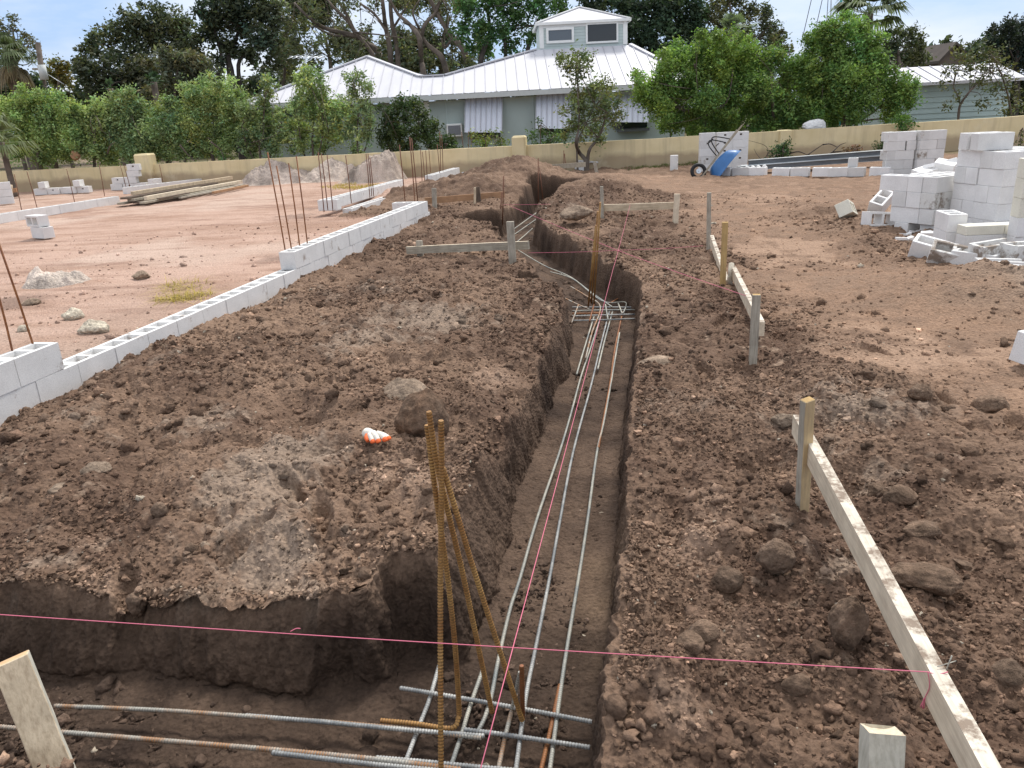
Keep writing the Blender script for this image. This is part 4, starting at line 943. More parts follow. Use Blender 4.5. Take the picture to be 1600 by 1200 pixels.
st(1545, 638, .09, (1.2, .7, .6), 'rock', 'dark clod stone near the right edge, on the packed earth', 50, .3)
st(1406, 780, .07, (1.1, .8, .65), 'rock', 'brown stone right of the tan stake among pale dust', 51, .35); st(1370, 770, .055, (1, .8, .6), 'rock', 'smaller stone left of the one among pale dust', 52, .35)
st(1440, 830, .06, (1.2, .8, .55), 'rock', 'low stone above the flat dark stone right of the board', 53, .4)
st(975, 338, .16, (.9, .7, .55), 'rock', 'dark stone below the clean back batter board', 54, .3); st(903, 336, .22, (1.2, .8, .5), 'rock_pale', 'pale lump on the ridge left of the rusty bundle', 55, .35)
st(1028, 568, .12, (1.2, .7, .45), 'rock_pale', 'flat pale lump on the right bank of the trench', 56, .5); st(150, 735, .075, (1, .9, .5), 'rock_pale', 'cracked tan lump on the left bank', 57, .4); st(95, 765, .06, (1.2, .8, .5), 'rock_pale', 'tan lump left of the cracked one', 58, .45)
st(1575, 1055, .05, (1, .9, .8), 'rock', 'dark stone right of the board near the right edge', 59, .42); st(1245, 1075, .045, (1, .8, .8), 'rock', 'dark stone under the foreground string, right side', 60, .3)
st(1100, 990, .05, (1, .8, .7), 'rock', 'small brown stone on the right bank above the string', 61, .35); st(1078, 1010, .045, (1, .9, .8), 'rock', 'small brown stone nearest the string on the right bank', 62, .3)
st(300, 860, .03, (1, .8, .8), 'rock', 'small brown stone below the round one on the left bank', 63, .3); st(320, 855, .025, (1.1, .8, .8), 'rock_pale', 'small pale stone below the round one on the left bank', 64, .3)
GPs = 'stones on the sand pad'
st(116, 498, .10, (1, .8, .7), 'rock_white', 'squarish pale stone on the sand pad', 71, .25, (0, 0, 20), 'rock', GPs); st(148, 518, .125, (1.25, .75, .6), 'rock_white', 'longer pale stone on the sand pad, nearest the block wall', 72, .25, (0, 0, -10), 'rock', GPs)
st(222, 435, .10, (1.1, .8, .6), 'rock_pale', 'grey stone beside the pale sand cone', 73, .2, (0, 0, 0), 'rock', GPs); st(38, 517, .06, (1, .8, .7), 'rock_white', 'small pale stone left of the squarish one', 74, .3, (0, 0, 0), 'rock', GPs)
st(50, 475, .09, (1.2, .8, .5), 'rock_pale', 'flat stone by the dark rubble at the left edge', 75, .3, (0, 0, 0), 'rock', GPs)
# ------------------------------------------------------------------ the dropped glove
gp = G(588, 690); gr = empty('work_glove', gp, 'white and orange work glove dropped beside the big boulder', 'glove')
def gl(pts, rs): 
    return [gp + Vector((a, b, c)) * 1.15 for a, b, c in pts], rs
MT['glove_white'] = simple('glove_white', (.72, .68, .60), .9, 0, .12, 60, .4); MT['glove_orange'] = simple('glove_orange', (.85, .16, .045), .6, 0, .2, 40, .2)
m = MB(); p_, r_ = gl([(-.052, .055, .020), (-.046, .045, .026), (-.030, .022, .032), (-.022, .012, .030)], [.026, .029, .027, .024]); m.tube(p_, r_, 14)
for k in range(3):
    q = gp + Vector((-.05 + k * .005, .052 - k * .007, .022 + k * .002)); m.tube([q + Vector((-.003, .004, 0)), q + Vector((.003, -.004, .002))], .0245, 14)
m.build('cuff', MT['glove_white'], gr)
m = MB(); p_, r_ = gl([(-.034, .028, .030), (-.016, .006, .031), (.004, -.014, .026), (.014, -.024, .02)], [.021, .029, .026, .012]); m.tube(p_, r_, 14); m.build('palm', MT['glove_white'], gr)
lift = lambda f_: [(a * 1.12 + .004 * 0, b * 1.12, c + .012) for a, b, c in f_]
fing = [[(-.022, -.004, .026), (-.012, -.03, .022), (-.004, -.048, .012), (-.002, -.053, .006)], [(-.006, -.010, .034), (.008, -.034, .028), (.018, -.052, .015), (.021, -.057, .008)], [(.010, -.010, .034), (.030, -.028, .030), (.044, -.044, .018), (.048, -.05, .010)], [(.018, -.002, .026), (.040, -.016, .022), (.056, -.030, .014), (.060, -.034, .009)], [(-.034, .010, .018), (-.034, -.010, .014), (-.026, -.026, .010), (-.024, -.03, .007)]]
for f_ in fing:
    m = MB(); p_ = smooth([gp + Vector(q) * 1.15 for q in lift(f_)], 4); n_ = len(p_); m.tube(p_, [(.0150 if i < n_ - 3 else .0125 if i < n_ - 1 else .005) for i in range(n_)], 10, alt=lambda i: i < 7 and f_ is not fing[4]); m.build('thumb' if f_ is fing[4] else 'finger', [MT['glove_orange'], MT['glove_white']], gr)
# ------------------------------------------------------------------ yellow wall
def wall_mat():
    m, nt, b = new_mat('stucco'); v = coords(nt, rnd=False)
    f = noise(nt, v, 1.2, 5, .6); st_ = noise(nt, v, 2.6, 6, .65, (1.6, 1.6, .14)); fine = noise(nt, v, 30, 4)
    c = ramp(nt, f, [(.3, (.62, .515, .30)), (.7, (.74, .63, .40))])
    c = mix(nt, ramp(nt, st_, [(.5, 0.0), (.72, .4)]), c, (.33, .28, .19))
    sz = N(nt, 'ShaderNodeSeparateXYZ'); lk(nt, v, sz.inputs[0]); gb = N(nt, 'ShaderNodeMath', operation='MULTIPLY_ADD'); lk(nt, f, gb.inputs[0]); gb.inputs[1].default_value = -.55; lk(nt, sz.outputs['Z'], gb.inputs[2])
    c = mix(nt, ramp(nt, gb.outputs[0], [(0.0, .7), (.16, 0.0)]), c, (.30, .22, .15))
    c = mix(nt, ramp(nt, noise(nt, v, .7, 6, .7), [(.62, 0.0), (.72, .5)]), c, (.70, .64, .47))
    lk(nt, c, b.inputs['Base Color']); b.inputs['Roughness'].default_value = .95; b.inputs['Specular IOR Level'].default_value = .1; bump(nt, b, fine, .3, .01); return m
MT['stucco'] = wall_mat()
WL = [(-30, 30.8, .70), (-13, 27.3, .70), (.4, 24.5, .785), (4.3, 23.65, .81), (8.3, 23.75, .84)]
WR = [(8.3, 23.75, .84), (13, 24.15, .865), (17, 24.6, .89), (30, 26, .95)]
def ribbon(pts, th, zb, cap=True):
    m = MB(); n = len(pts); vs = []
    for i, (x, y, z) in enumerate(pts):
        a = Vector(pts[max(i - 1, 0)][:2]); b = Vector(pts[min(i + 1, n - 1)][:2]); d = (b - a).normalized(); nx, ny = -d.y * th / 2, d.x * th / 2
        vs += [(x - nx, y - ny, zb), (x + nx, y + ny, zb), (x + nx, y + ny, z), (x - nx, y - ny, z)]
    fs = []
    for i in range(n - 1):
        for k in range(4): fs.append((i * 4 + k, i * 4 + 4 + k, i * 4 + 4 + (k + 1) % 4, i * 4 + (k + 1) % 4)[::-1])
    fs += [(0, 1, 2, 3), tuple((n - 1) * 4 + k for k in (3, 2, 1, 0))]
    return m.add(vs, fs)
def fine_pts(pts, step=.5, amp=.006):
    out = []
    for a, b in zip(pts[:-1], pts[1:]):
        k = max(1, int(math.hypot(b[0] - a[0], b[1] - a[1]) / step))
        for i in range(k): t = i / k; out.append((a[0] + (b[0] - a[0]) * t, a[1] + (b[1] - a[1]) * t, a[2] + (b[2] - a[2]) * t + random.uniform(-amp, amp)))
    return out + [pts[-1]]
w = empty('garden_wall', (WL[1][0], WL[1][1], 0), 'long low yellow stucco wall across the back of the site, left stretch with two pillars', 'wall', 'yellow garden walls')
ribbon(fine_pts(WL), .2, -.5).build('wall_panel', MT['stucco'], w)
def pillar(px, top_py, wd, Y, parent, base=-.4):
    t = PY(px, top_py, Y); m = MB(); m.box((t.x, t.y, (t.z + base) / 2), (wd, wd, t.z - base), (0, 0, R(-10))); m.build('pillar', MT['stucco'], parent, bevel=.05)
pillar(225, 240, .52, 26.95, w); pillar(811, 212, .42, 24.35, w)
w = empty('garden_wall', (12, 24.05, 0), 'low yellow stucco wall behind the block piles, right stretch', 'wall', 'yellow garden walls')
ribbon(fine_pts([(8.55, 23.77, .845)] + WR[1:]), .2, -.5).build('wall_panel', MT['stucco'], w)
m = MB(); m.box((8.42, 23.74, .18), (.34, .34, 1.36), (0, 0, R(3))); m.build('pilaster', MT['stucco'], w, bevel=.02)
m = MB(); m.box((11.9, 23.99, .3), (.1, .06, .7), (0, 0, R(4))); m.build('patch', MT['stucco'], w)
# ------------------------------------------------------------------ heaps
def heap(name, px, py, rx, ry, h, col, label, cat, group, seed, rough=.25):
    c = P(px, py, 0); n = 180; rg = np.random.default_rng(seed)
    a = np.linspace(0, 2 * math.pi, n, endpoint=False); rr = np.linspace(0.0, 1, 90) ** .8
    A, Rr = np.meshgrid(a, rr); wob_ = 1 + .22 * n2(np.cos(A) * 1.6 + seed, np.sin(A) * 1.6, seed) + .1 * n2(np.cos(A) * 4 + seed, np.sin(A) * 4, seed + 4)
    x = np.cos(A) * Rr * rx * wob_; y = np.sin(A) * Rr * ry * wob_
    prof = np.zeros(x.shape)
    for ox, oy, hk, sk in [(rg.uniform(-.15, .15), 0, 1, .9)] + [(rg.uniform(-.6, .6), rg.uniform(-.45, .3), rg.uniform(.5, .9), rg.uniform(.4, .65)) for _ in range(5)]:
        prof = np.maximum(prof, hk * np.clip(1 - np.hypot(x / rx - ox, y / ry - oy) / sk, 0, 1) ** .9)
    prof = prof * np.clip((1 - Rr) * 3, 0, 1)
    z = h * prof * (1 + .5 * n2(x * 1.6 / rx + 3, y * 1.6 / ry, seed + 1)) + h * prof ** .5 * rough * 1.5 * fbm(x, y, rx * .6, 6, .66, seed + 2) + .10 * h * (1 - Rr) ** .4 * lumps(x, y, rx * .16, seed + 3) + .06 * h * (1 - Rr) ** .3 * lumps(x, y, rx * .07, seed + 5) - .05 * Rr ** 6
    X_ = x + c.x; Y_ = y + c.y; V = np.stack([X_, Y_, z + gz(c.x, c.y) - .02], -1).reshape(-1, 3)
    idx = np.arange(n * len(rr)).reshape(len(rr), n); i2 = np.roll(idx, -1, 1)
    F = np.stack([idx[:-1], i2[:-1], i2[1:], idx[1:]], -1).reshape(-1, 4)[:, ::-1]
    k = np.clip(.5 + 1.2 * fbm(X_.ravel(), Y_.ravel(), .5, 5, .6, seed + 9), 0, 1)[:, None]
    C_ = np.array(col)[None] * (.5 + .75 * k)
    o = np_mesh(name, V - np.array([c.x, c.y, 0]), F, MT['soil'], C_); o.location = (c.x, c.y, 0); return tag(o, label, cat, group)
GH = 'grey soil heaps before the yellow wall'
heap('soil_heap', 366, 281, .95, .9, .42, (.42, .34, .29), 'small brownish grey heap right of the lumber, leftmost of the heaps', 'heap', GH, 11)
heap('soil_heap', 438, 284, 1.5, 1.1, .66, (.40, .33, .28), 'wide grey soil heap behind the four corner rods', 'heap', GH, 12, .4)
heap('soil_heap', 515, 281, 1.45, 1.0, .60, (.48, .40, .335), 'pale sandy grey heap in the middle, lower than its right neighbour', 'heap', GH, 13, .35)
heap('soil_heap', 585, 281, 1.25, 1.1, .86, (.44, .365, .305), 'tallest peaked grey heap, left of the yellow wall pillar', 'heap', GH, 14, .3)
heap('sand_heap', 86, 441, .46, .36, .22, (.55, .47, .40), 'small pale cone of sand on the pad at left', 'heap', None, 15, .3)
# ------------------------------------------------------------------ lumber pile
GLm = 'old boards in the lumber pile'
la = P(222, 321, 0); lb = P(392, 291, 0); ld = (lb - la).normalized(); ln = Vector((-ld.y, ld.x, 0))
plan = [(0, .0, 4.6, 0, .14, .05, 'old_wood'), (.2, .3, 4.3, 0, .24, .045, 'old_wood_and_hole_shade'), (.0, .62, 4.8, 0, .2, .05, 'old_wood'), (1.2, -.22, 2.6, 0, .1, .04, 'stake_grey'), (.3, .1, 2.3, 1, .1, .10, 'rail'), (2.2, .16, 2.6, 1, .12, .09, 'rail'), (.15, .42, 4.2, 1, .2, .06, 'old_wood'), (.05, .52, 3.9, 2, .24, .05, 'old_wood_and_hole_shade'), (.5, .62, 4.4, 3, .1, .09, 'stake'), (2.4, -.42, 1.8, 0, .09, .06, 'rail_red'), (.5, -.12, 1.2, 1, .12, .03, 'old_wood_and_hole_shade')]
nm = ['front long grey board', 'dark board at the bottom', 'long grey board at the back of the bottom', 'thin grey strip lying in front', 'pale square timber at the left end', 'pale square timber at the right', 'grey board in the middle layer', 'dark plank under the top timber', 'long tan timber on top', 'reddish short strip at the right front', 'short dark scrap at the left front']
for (a0, off, L_, lay, wd, th, mt), n_ in zip(plan, nm):
    p0 = la + ld * a0 + ln * off; q0 = p0 + ld * L_ + ln * random.uniform(-.06, .06); z = .03 + lay * .062 + th / 2
    m = MB(); m.bar(p0 + Vector((0, 0, z)), q0 + Vector((0, 0, z + .02)), wd, th); tag(m.build('lumber_board', MT[mt], None, origin=p0 + Vector((0, 0, z - th / 2)), bevel=.003), n_ + ' of the lumber pile on the sand', 'board', GLm)
# ------------------------------------------------------------------ steel channels by the wall
MT['steel'] = simple('steel', (.55, .58, .60), .35, .75, .12, 3.0); MT['steel_dark'] = simple('steel_dark', (.16, .17, .18), .5, .5, .2, 3.0)
GS2 = 'long metal channels behind the block row'
a = PY(1152, 262, 19.6); b = PY(1434, 243, 19.2)
for k, (dy, dz, lab) in enumerate(((0, 0, 'front long galvanised channel'), (.22, .0, 'second galvanised channel, behind the front one'), (.1, .125, 'galvanised channel lying on top of the other two'))):
    p0 = Vector((a.x + .15 * k, a.y + dy, .14 + dz)); p1 = Vector((b.x, b.y + dy, .26 + dz)); d = (p1 - p0).normalized(); s_ = d.cross(Vector((0, 0, 1))).normalized()
    r = empty('metal_channel', p0, lab + ', lying behind the white block row', 'metal beam', GS2)
    m = MB(); m.bar(p0 + Vector((0, 0, .055)), p1 + Vector((0, 0, .055)), .17, .008); m.bar(p0 - Vector((0, 0, .055)), p1 - Vector((0, 0, .055)), .17, .008); m.build('flange', MT['steel'], r)
    m = MB(); m.bar(p0 + s_ * -.0, p1 + s_ * -.0, .008, .1); m.build('web', MT['steel_dark'], r)
for k in range(4):
    q = PY(1168 + 9 * k, 258, 19.4); m = MB(); m.box((q.x, q.y, .16), (.09, .12, .08), (R(20 * k), R(15), R(30 * k))); tag(m.build('foam_scrap', MT['block_white'], None, bevel=.02), ['first', 'second', 'third', 'fourth'][k] + ' white scrap from the left, lying before the metal channels', 'scrap', 'white scraps by the channels')
# ------------------------------------------------------------------ wheelbarrow tipped on its nose
MT['tray'] = simple('tray', (.03, .135, .34), .42, 0, .18, 4.0, .05, .5); MT['black'] = simple('black', (.018, .018, .02), .55, 0, .2); MT['white_mark'] = simple('white_mark', (.7, .75, .8), .5, 0, .05)
wb = PY(1096, 262, 19.45); wr = empty('wheelbarrow', (wb.x, wb.y, 0), 'blue wheelbarrow tipped up on its nose, leaning on stacked blocks', 'wheelbarrow')
nose = Vector((wb.x + .02, wb.y, .02))
f_ = Vector((-.62, -.10, -.78)).normalized(); u_ = Vector((.76, -.20, -.62)); u_ = (u_ - f_ * u_.dot(f_)).normalized(); s_ = f_.cross(u_)
Wm = lambda x, y, z: nose + f_ * x + s_ * y + u_ * z
m = MB()   # tray, lofted: outline grows from the floor to the rim
def oval(x0, x1, hw, z, n=28):
    o = []
    for k in range(n):
        a_ = 2 * math.pi * k / n; cx, sx = math.cos(a_), math.sin(a_); q = .55
        o.append(Wm((x0 + x1) / 2 + (x1 - x0) / 2 * math.copysign(abs(cx) ** q, cx), hw * math.copysign(abs(sx) ** q, sx) * (1 - .18 * max(0, cx)), z + .05 * max(0, -cx)))
    return o
rings = [oval(-.78, -.28, .20, .06), oval(-.84, -.20, .25, .10), oval(-.93, -.09, .31, .24), oval(-.98, -.03, .345, .335), oval(-1.0, -.01, .365, .34), oval(-1.0, -.01, .365, .32)]
inner = [oval(-.97, -.05, .335, .335), oval(-.92, -.10, .30, .24), oval(-.83, -.21, .24, .11), oval(-.77, -.29, .19, .07)]
alls = rings[:5] + inner; vs = [v for q in alls for v in q]; n_ = 28; fs = [tuple(range(n_))[::-1], tuple(len(vs) - n_ + k for k in range(n_))]
for i in range(len(alls) - 1):
    for k in range(n_): fs.append((i * n_ + k, i * n_ + (k + 1) % n_, (i + 1) * n_ + (k + 1) % n_, (i + 1) * n_ + k))
m.add(vs, fs, 0, True); m.build('tray', MT['tray'], wr)
for sg in (-1, 1):
    m = MB(); m.bar(Wm(.06, sg * .07, .0), Wm(-1.42, sg * .30, .04), .04, .035, upv=u_); m.build('handle', MT['old_wood'], wr)
    m = MB(); m.tube(smooth([Wm(-.62, sg * .17, .0), Wm(-.72, sg * .22, -.30), Wm(-.86, sg * .22, -.33), Wm(-1.02, sg * .25, .0)], 6), .014, 8); m.build('leg', MT['black'], wr)
m = MB(); m.tube([Wm(-.79, -.23, -.33), Wm(-.79, .23, -.33)], .013, 8); m.tube([Wm(-.8, -.2, -.15), Wm(-.8, .2, -.15)], .011, 8); m.build('leg_brace', MT['black'], wr)
m = MB(); cw_ = Wm(-.04, 0, -.14); pts = [cw_ + f_ * math.cos(2 * math.pi * k / 28) * .155 + u_ * math.sin(2 * math.pi * k / 28) * .155 for k in range(29)]; m.tube(pts, .045, 10); wh = m.build('wheel', MT['black'], wr)
m = MB(); m.tube([cw_ - s_ * .06, cw_ + s_ * .06], .06, 18); m.tube([cw_ - s_ * .12, cw_ + s_ * .12], .012, 8); m.build('hub', MT['steel'], wh)
m = MB(); m.tube([Wm(.10, -.16, -.01), Wm(.10, .16, -.01)], .016, 8); m.build('nose_bar', MT['black'], wr)
m = MB()
for k in range(5): m.bar(Wm(-.62 + k * .05, -.335 - .012 * (k % 2), .20 + .0 * k), Wm(-.60 + k * .05, -.348 - .012 * (k % 2), .25 + .0 * k), .03, .014, upv=s_)
m.build('marking', MT['white_mark'], wr)
# ------------------------------------------------------------------ slab, branches, small things
q = G(921, 264); r = empty('flat_slab', q, 'grey flat slab propped over the dirt beside the far pit', 'slab')
m = MB(); m.box((q.x + .05, q.y + .1, q.z + .22), (.85, .5, .05), (R(4), R(6), R(8))); m.build('top_sheet', MT['block_dirty'], r, bevel=.006); m = MB(); m.box((q.x - .28, q.y - .05, q.z + .1), (.3, .04, .24), (R(-14), R(14), R(-10))); m.build('side_piece', MT['block'], r, bevel=.006)
q = PY(915, 268, 20.6); m = MB(); m.bar(PY(842, 262, 21.2), PY(915, 257, 21.0), .06, .12); tag(m.build('old_board', MT['old_wood'], None), 'grey board on edge before the yellow wall, left of the flat slab', 'board')
def branches(name, segs, Y, rad, label, cat, group=None, mt='bark_dark'):
    m = MB()
    for s in segs:
        pts = [PY(x, y, Y + random.uniform(-.25, .25)) for x, y in s]; pts = smooth(pts, 4); n_ = len(pts); m.tube(pts, [rad * (1 - .75 * i / n_) for i in range(n_)], 6)
    return tag(m.build(name, MT[mt], None), label, cat, group)
branches('fallen_branch', [[(1233, 240), (1248, 237), (1262, 242), (1275, 244)], [(1262, 242), (1275, 233), (1287, 225)], [(1287, 246), (1300, 238), (1312, 227), (1322, 223)], [(1300, 238), (1316, 236), (1326, 232)], [(1286, 226), (1297, 225), (1308, 230)]], 22.6, .022, 'bare fallen branch lying along the foot of the right yellow wall', 'branch')
branches('dry_weed', [[(1192, 252), (1200, 238), (1196, 228), (1180, 222), (1165, 219)], [(1197, 250), (1203, 236), (1215, 230), (1228, 228)], [(1190, 250), (1182, 240), (1178, 232)], [(1200, 250), (1210, 240), (1222, 238)]], 22.9, .012, 'dry twiggy weed at the wall foot right of the block stack', 'weed')
branches('leaning_branch', [[(168, 240), (172, 228), (180, 222)], [(281, 226), (292, 240), (305, 252)], [(330, 222), (345, 235), (350, 250)]], 27.6, .03, 'bare pale branches showing under the hedge behind the wall', 'branch', None, 'bark')
stone('white_sack', PY(1274, 196, 24.6), .3, (1.4, .6, .6), 'block_white', 'crumpled white sack lying behind the top of the right wall', None, 90, (0, 0, 10)); bpy.data.objects['white_sack']['category'] = 'sack'
stone('terracotta_ornament', PY(118, 243, 28.2), .16, (1, .8, 1.1), 'rail_red', 'small reddish ornament among the hedge above the left wall', None, 91); bpy.data.objects['terracotta_ornament']['category'] = 'ornament'
GB2 = 'grey blocks piled against the far left wall'
def lowblk(px, py, n, what):
    p = PY(px, py, 25.6)
    for k, (dx, dz) in enumerate(n):
        block('block', (p.x + dx * .41, p.y + .02 * k, .1 + dz * .2), (0, 0, R(random.uniform(-12, 12)) + (1.57 if k % 3 == 2 else 0)), f'{["first", "second", "third", "fourth", "fifth", "sixth", "seventh", "eighth"][k]} grey block from the left {what}', GB2, 'notch' if k % 2 else 'hollow')
lowblk(66, 302, [(0, 0), (1, 0), (.2, 1), (2, 0), (3, 0)], 'of the low far heap left of the wall pillar')
lowblk(112, 297, [(0, 0), (1, 0), (.6, 1)], 'of the small far heap with dark holes')
p = PY(184, 290, 26.3)
for k, (dx, dz) in enumerate([(0, 0), (1, 0), (1.9, 0), (.2, 1), (1.2, 1), (1.5, 2), (1.6, 3)]):
    block('block', (p.x + dx * .41, p.y, .08 + dz * .2), (0, 0, R(random.uniform(-9, 9))), f'{["bottom left", "bottom middle", "bottom right", "second course left", "second course right", "third course", "topmost"][k]} grey block of the far stack touching the wall pillar', GB2, 'notch' if k in (3, 6, 1) else 'hollow')
p = PY(242, 284, 26.0); block('block', (p.x, p.y, .2), (0, 0, R(70)), 'grey block right of the wall pillar, half hidden by the course', GB2)
p = PY(6, 300, 22.5)
for k in range(3): block('block', (p.x, p.y, .1 + .2 * k), (0, 0, R(30)), f'{["lowest", "middle", "upper"][k]} grey block of the far stack cut by the left edge', GB2)
r = empty('low_rail', PY(18, 306, 23.2), 'low wooden rail with a short peg at the far left edge', 'rail'); r.location.z = 0
m = MB(); m.bar(PY(-30, 303, 23.2), PY(26, 297, 23.3), .06, .12); m.build('rail', MT['rail_red'], r); m = MB(); m.tube([PY(18, 306, 23.1), PY(17, 289, 23.1)], .05, 6); m.build('peg', MT['stake'], r)
# ------------------------------------------------------------------ weeds and grass
def blades(name, spots, n, h, col, label, cat, kind=None, group=None, wd=.006, spread=.5, seed=1):
    rg = np.random.default_rng(seed); V = []; F = []; C_ = []
    for (x, y, r) in spots:
        for _ in range(n):
            a = rg.uniform(0, 6.28); q = r * math.sqrt(rg.uniform()); bx, by = x + math.cos(a) * q, y + math.sin(a) * q; bz = gz(bx, by) - .01
            L_ = h * rg.uniform(.4, 1.2); d = rg.uniform(0, 6.28); sp = spread * rg.uniform(.2, 1.6); dx, dy = math.cos(d), math.sin(d); o = len(V); k = rg.uniform(.6, 1.35)
            for i in range(4):
                t = i / 3; w_ = wd * (1 - t * .85); hx = sp * L_ * t * t; px_, py_, pz = bx + dx * hx, by + dy * hx, bz + L_ * (t - .35 * sp * t * t)
                V += [(px_ - dy * w_, py_ + dx * w_, pz), (px_ + dy * w_, py_ - dx * w_, pz)]; C_ += [tuple(c * k for c in col)] * 2
            for i in range(3): F.append((o + 2 * i, o + 2 * i + 1, o + 2 * i + 3, o + 2 * i + 2))
    V = np.array(V); c = V[0].copy(); o = np_mesh(name, V - c, np.array(F), MT['leaf'], np.array(C_), smooth=False); o.location = c
    return tag(o, label, cat, group, kind)
w1 = P(285, 445, 0); w2 = P(270, 463, 0); w3 = P(300, 460, 0)
blades('weed_clump', [(w1.x, w1.y, .28), (w2.x, w2.y, .2), (w3.x, w3.y, .22)], 130, .15, (.46, .36, .11), 'straggly yellowish weed clump growing beside the long block wall', 'weed', None, None, .0045, 2.6, 3)
blades('dry_grass', [tuple(P(x, y, 0))[:2] + (.35,) for x, y in [(520, 291), (535, 293), (548, 292), (560, 294), (572, 291), (540, 288), (590, 289)]], 160, .10, (.42, .32, .09), 'short yellow dry grass on the pad before the heaps', 'grass', 'stuff', None, .006, .8, 4)
blades('green_grass', [tuple(P(x, y, 0))[:2] + (.35,) for x, y in [(702, 272), (712, 270), (708, 275), (720, 268)]], 140, .10, (.16, .22, .05), 'green grass patch inside the far block wall', 'grass', 'stuff', None, .006, .6, 5)
gs = [tuple(PY(x, 262, 23.4 - .0))[:2] + (.35,) for x in range(985, 1110, 8)]
blades('wall_grass', gs, 90, .09, (.13, .16, .05), 'thin green grass along the foot of the yellow wall', 'grass', 'stuff', None, .006, .6, 6)
# ------------------------------------------------------------------ the house behind the wall
def roof_mat(name, col, spec=.5):
    m, nt, b = new_mat(name); v = coords(nt, rnd=False); f = noise(nt, v, .8, 4)
    st_ = noise(nt, v, 1.3, 6, .7, (1.4, .35, .35))
    c = ramp(nt, f, [(.3, tuple(x * .90 for x in col)), (.7, col)]); c = mix(nt, ramp(nt, st_, [(.5, 0.0), (.72, .45)]), c, tuple(x * .72 for x in col)); lk(nt, c, b.inputs['Base Color']); b.inputs['Roughness'].default_value = .5; b.inputs['Specular IOR Level'].default_value = spec; return m
MT['metal_roof'] = roof_mat('metal_roof', (.55, .55, .58), .3); MT['roof_seam'] = roof_mat('roof_seam', (.49, .49, .53), .3)
MT['house_wall'] = simple('house_wall', (.44, .51, .49), .85, 0, .06, 1.5, .1); MT['trim'] = simple('trim', (.78, .79, .77), .6, 0, .05)
MT['siding'] = simple('siding', (.52, .60, .585), .75, 0, .05, 2.0); MT['fascia'] = simple('fascia', (.52, .54, .53), .6, 0, .06)
def glass(name, col):
    m, nt, b = new_mat(name); b.inputs['Base Color'].default_value = (*col, 1); b.inputs['Roughness'].default_value = .08; b.inputs['Specular IOR Level'].default_value = .6; return m
MT['glass'] = glass('glass', (.10, .12, .14)); MT['glass_dark'] = glass('glass_dark', (.02, .025, .03)); MT['awning'] = roof_mat('awning', (.62, .65, .73))
EY = 29.4; E0 = PY(372, 166, EY); E1 = PY(1095, 122, EY); ez = 2.5
hs = empty('house', ((E0.x + E1.x) / 2, EY + .6, 0), 'pale grey green single storey house with white metal roof and a cupola', 'house')
sl = .425; zr = lambda y: ez + (y - EY) * sl
def rp(px, Y): q = PY(px, 100, Y); return Vector((q.x, Y, zr(Y)))
P1 = rp(575, 33.3); V1 = rp(655, 31.05); V2 = rp(693, 31.05); CL = rp(838, 33.1); CR = rp(985, 33.1); e0 = Vector((E0.x, EY, ez)); e1 = Vector((E1.x, EY, ez))
pl = rp(440, 31.7)
m = MB(); front = [e0, e1, CR, CL, V2, V1, P1]
m.add(front, [tuple(range(7))]); 
back = 39.0
P1b = Vector((P1.x, back, P1.z)); V1b = Vector(((V1.x + V2.x) / 2, 34.5, V1.z)); e0b = Vector((e0.x, back, ez)); e1b = Vector((e1.x, back, ez))
m.add([P1, V1, V2, Vector((-2.0, back, V1.z + .1)), P1b], [(0, 1, 2, 3, 4)]); m.add([V2, CL, Vector((CL.x, 36.5, CL.z)), Vector((-2.0, back, V1.z + .1))], [(0, 1, 2, 3)])
m.add([e0, P1, P1b, e0b], [(0, 1, 2, 3)]); m.add([e1, e1b, Vector((CR.x, 36.5, CR.z)), CR], [(0, 1, 2, 3)]); m.add([CL, CR, Vector((CR.x, 36.5, CR.z)), Vector((CL.x, 36.5, CL.z))], [(0, 1, 2, 3)])
m.add([Vector((CL.x, 36.5, CL.z)), Vector((CR.x, 36.5, CR.z)), e1b, Vector((-2.0, back, V1.z + .1))], [(0, 1, 2, 3)])
# standing seams on the front slope
def inside_top(x):
    pts = [e0, P1, V1, V2, CL, CR, e1]
    for a, b in zip(pts[:-1], pts[1:]):
        if a.x <= x <= b.x: return a.y + (b.y - a.y) * (x - a.x) / (b.x - a.x)
    return EY
x = e0.x + .3
while x < e1.x - .2:
    yt = inside_top(x)
    if yt > EY + .15: m.bar(Vector((x, EY + .01, ez + .018)), Vector((x, yt - .03, zr(yt - .03) + .018)), .017, .036, mi=1)
    x += .39
rf = m.build('roof', [MT['metal_roof'], MT['roof_seam']], hs)
for a, b in ((e0, P1), (P1, V1), (V1, V2), (V2, CL), (CR, e1)):
    m = MB(); m.bar(a + Vector((0, 0, .03)), b + Vector((0, 0, .03)), .18, .05); m.build('ridge_cap', MT['metal_roof'], rf)
m = MB(); m.box(((e0.x + e1.x) / 2, EY + .02, ez - .10), (e1.x - e0.x, .05, .17)); m.build('fascia', MT['fascia'], rf)
m = MB(); m.box(((e0.x + e1.x) / 2, EY + .33, ez - .16), (e1.x - e0.x - .1, .56, .03)); m.build('soffit', MT['fascia'], rf)
WY = 30.0
m = MB(); wx0, wx1 = e0.x + .4, e1.x - .4; m.box(((wx0 + wx1) / 2, WY + 4.2, ez / 2 - .25), (wx1 - wx0, 8.4, ez + .1)); hw = m.build('wall', MT['house_wall'], hs)
m = MB()
for px in (697, 833, 905): q = PY(px, 170, WY - .01); m.box((q.x, WY - .01, 1.2), (.03, .03, 2.1))
m.build('wall_joint', MT['siding'], hs)
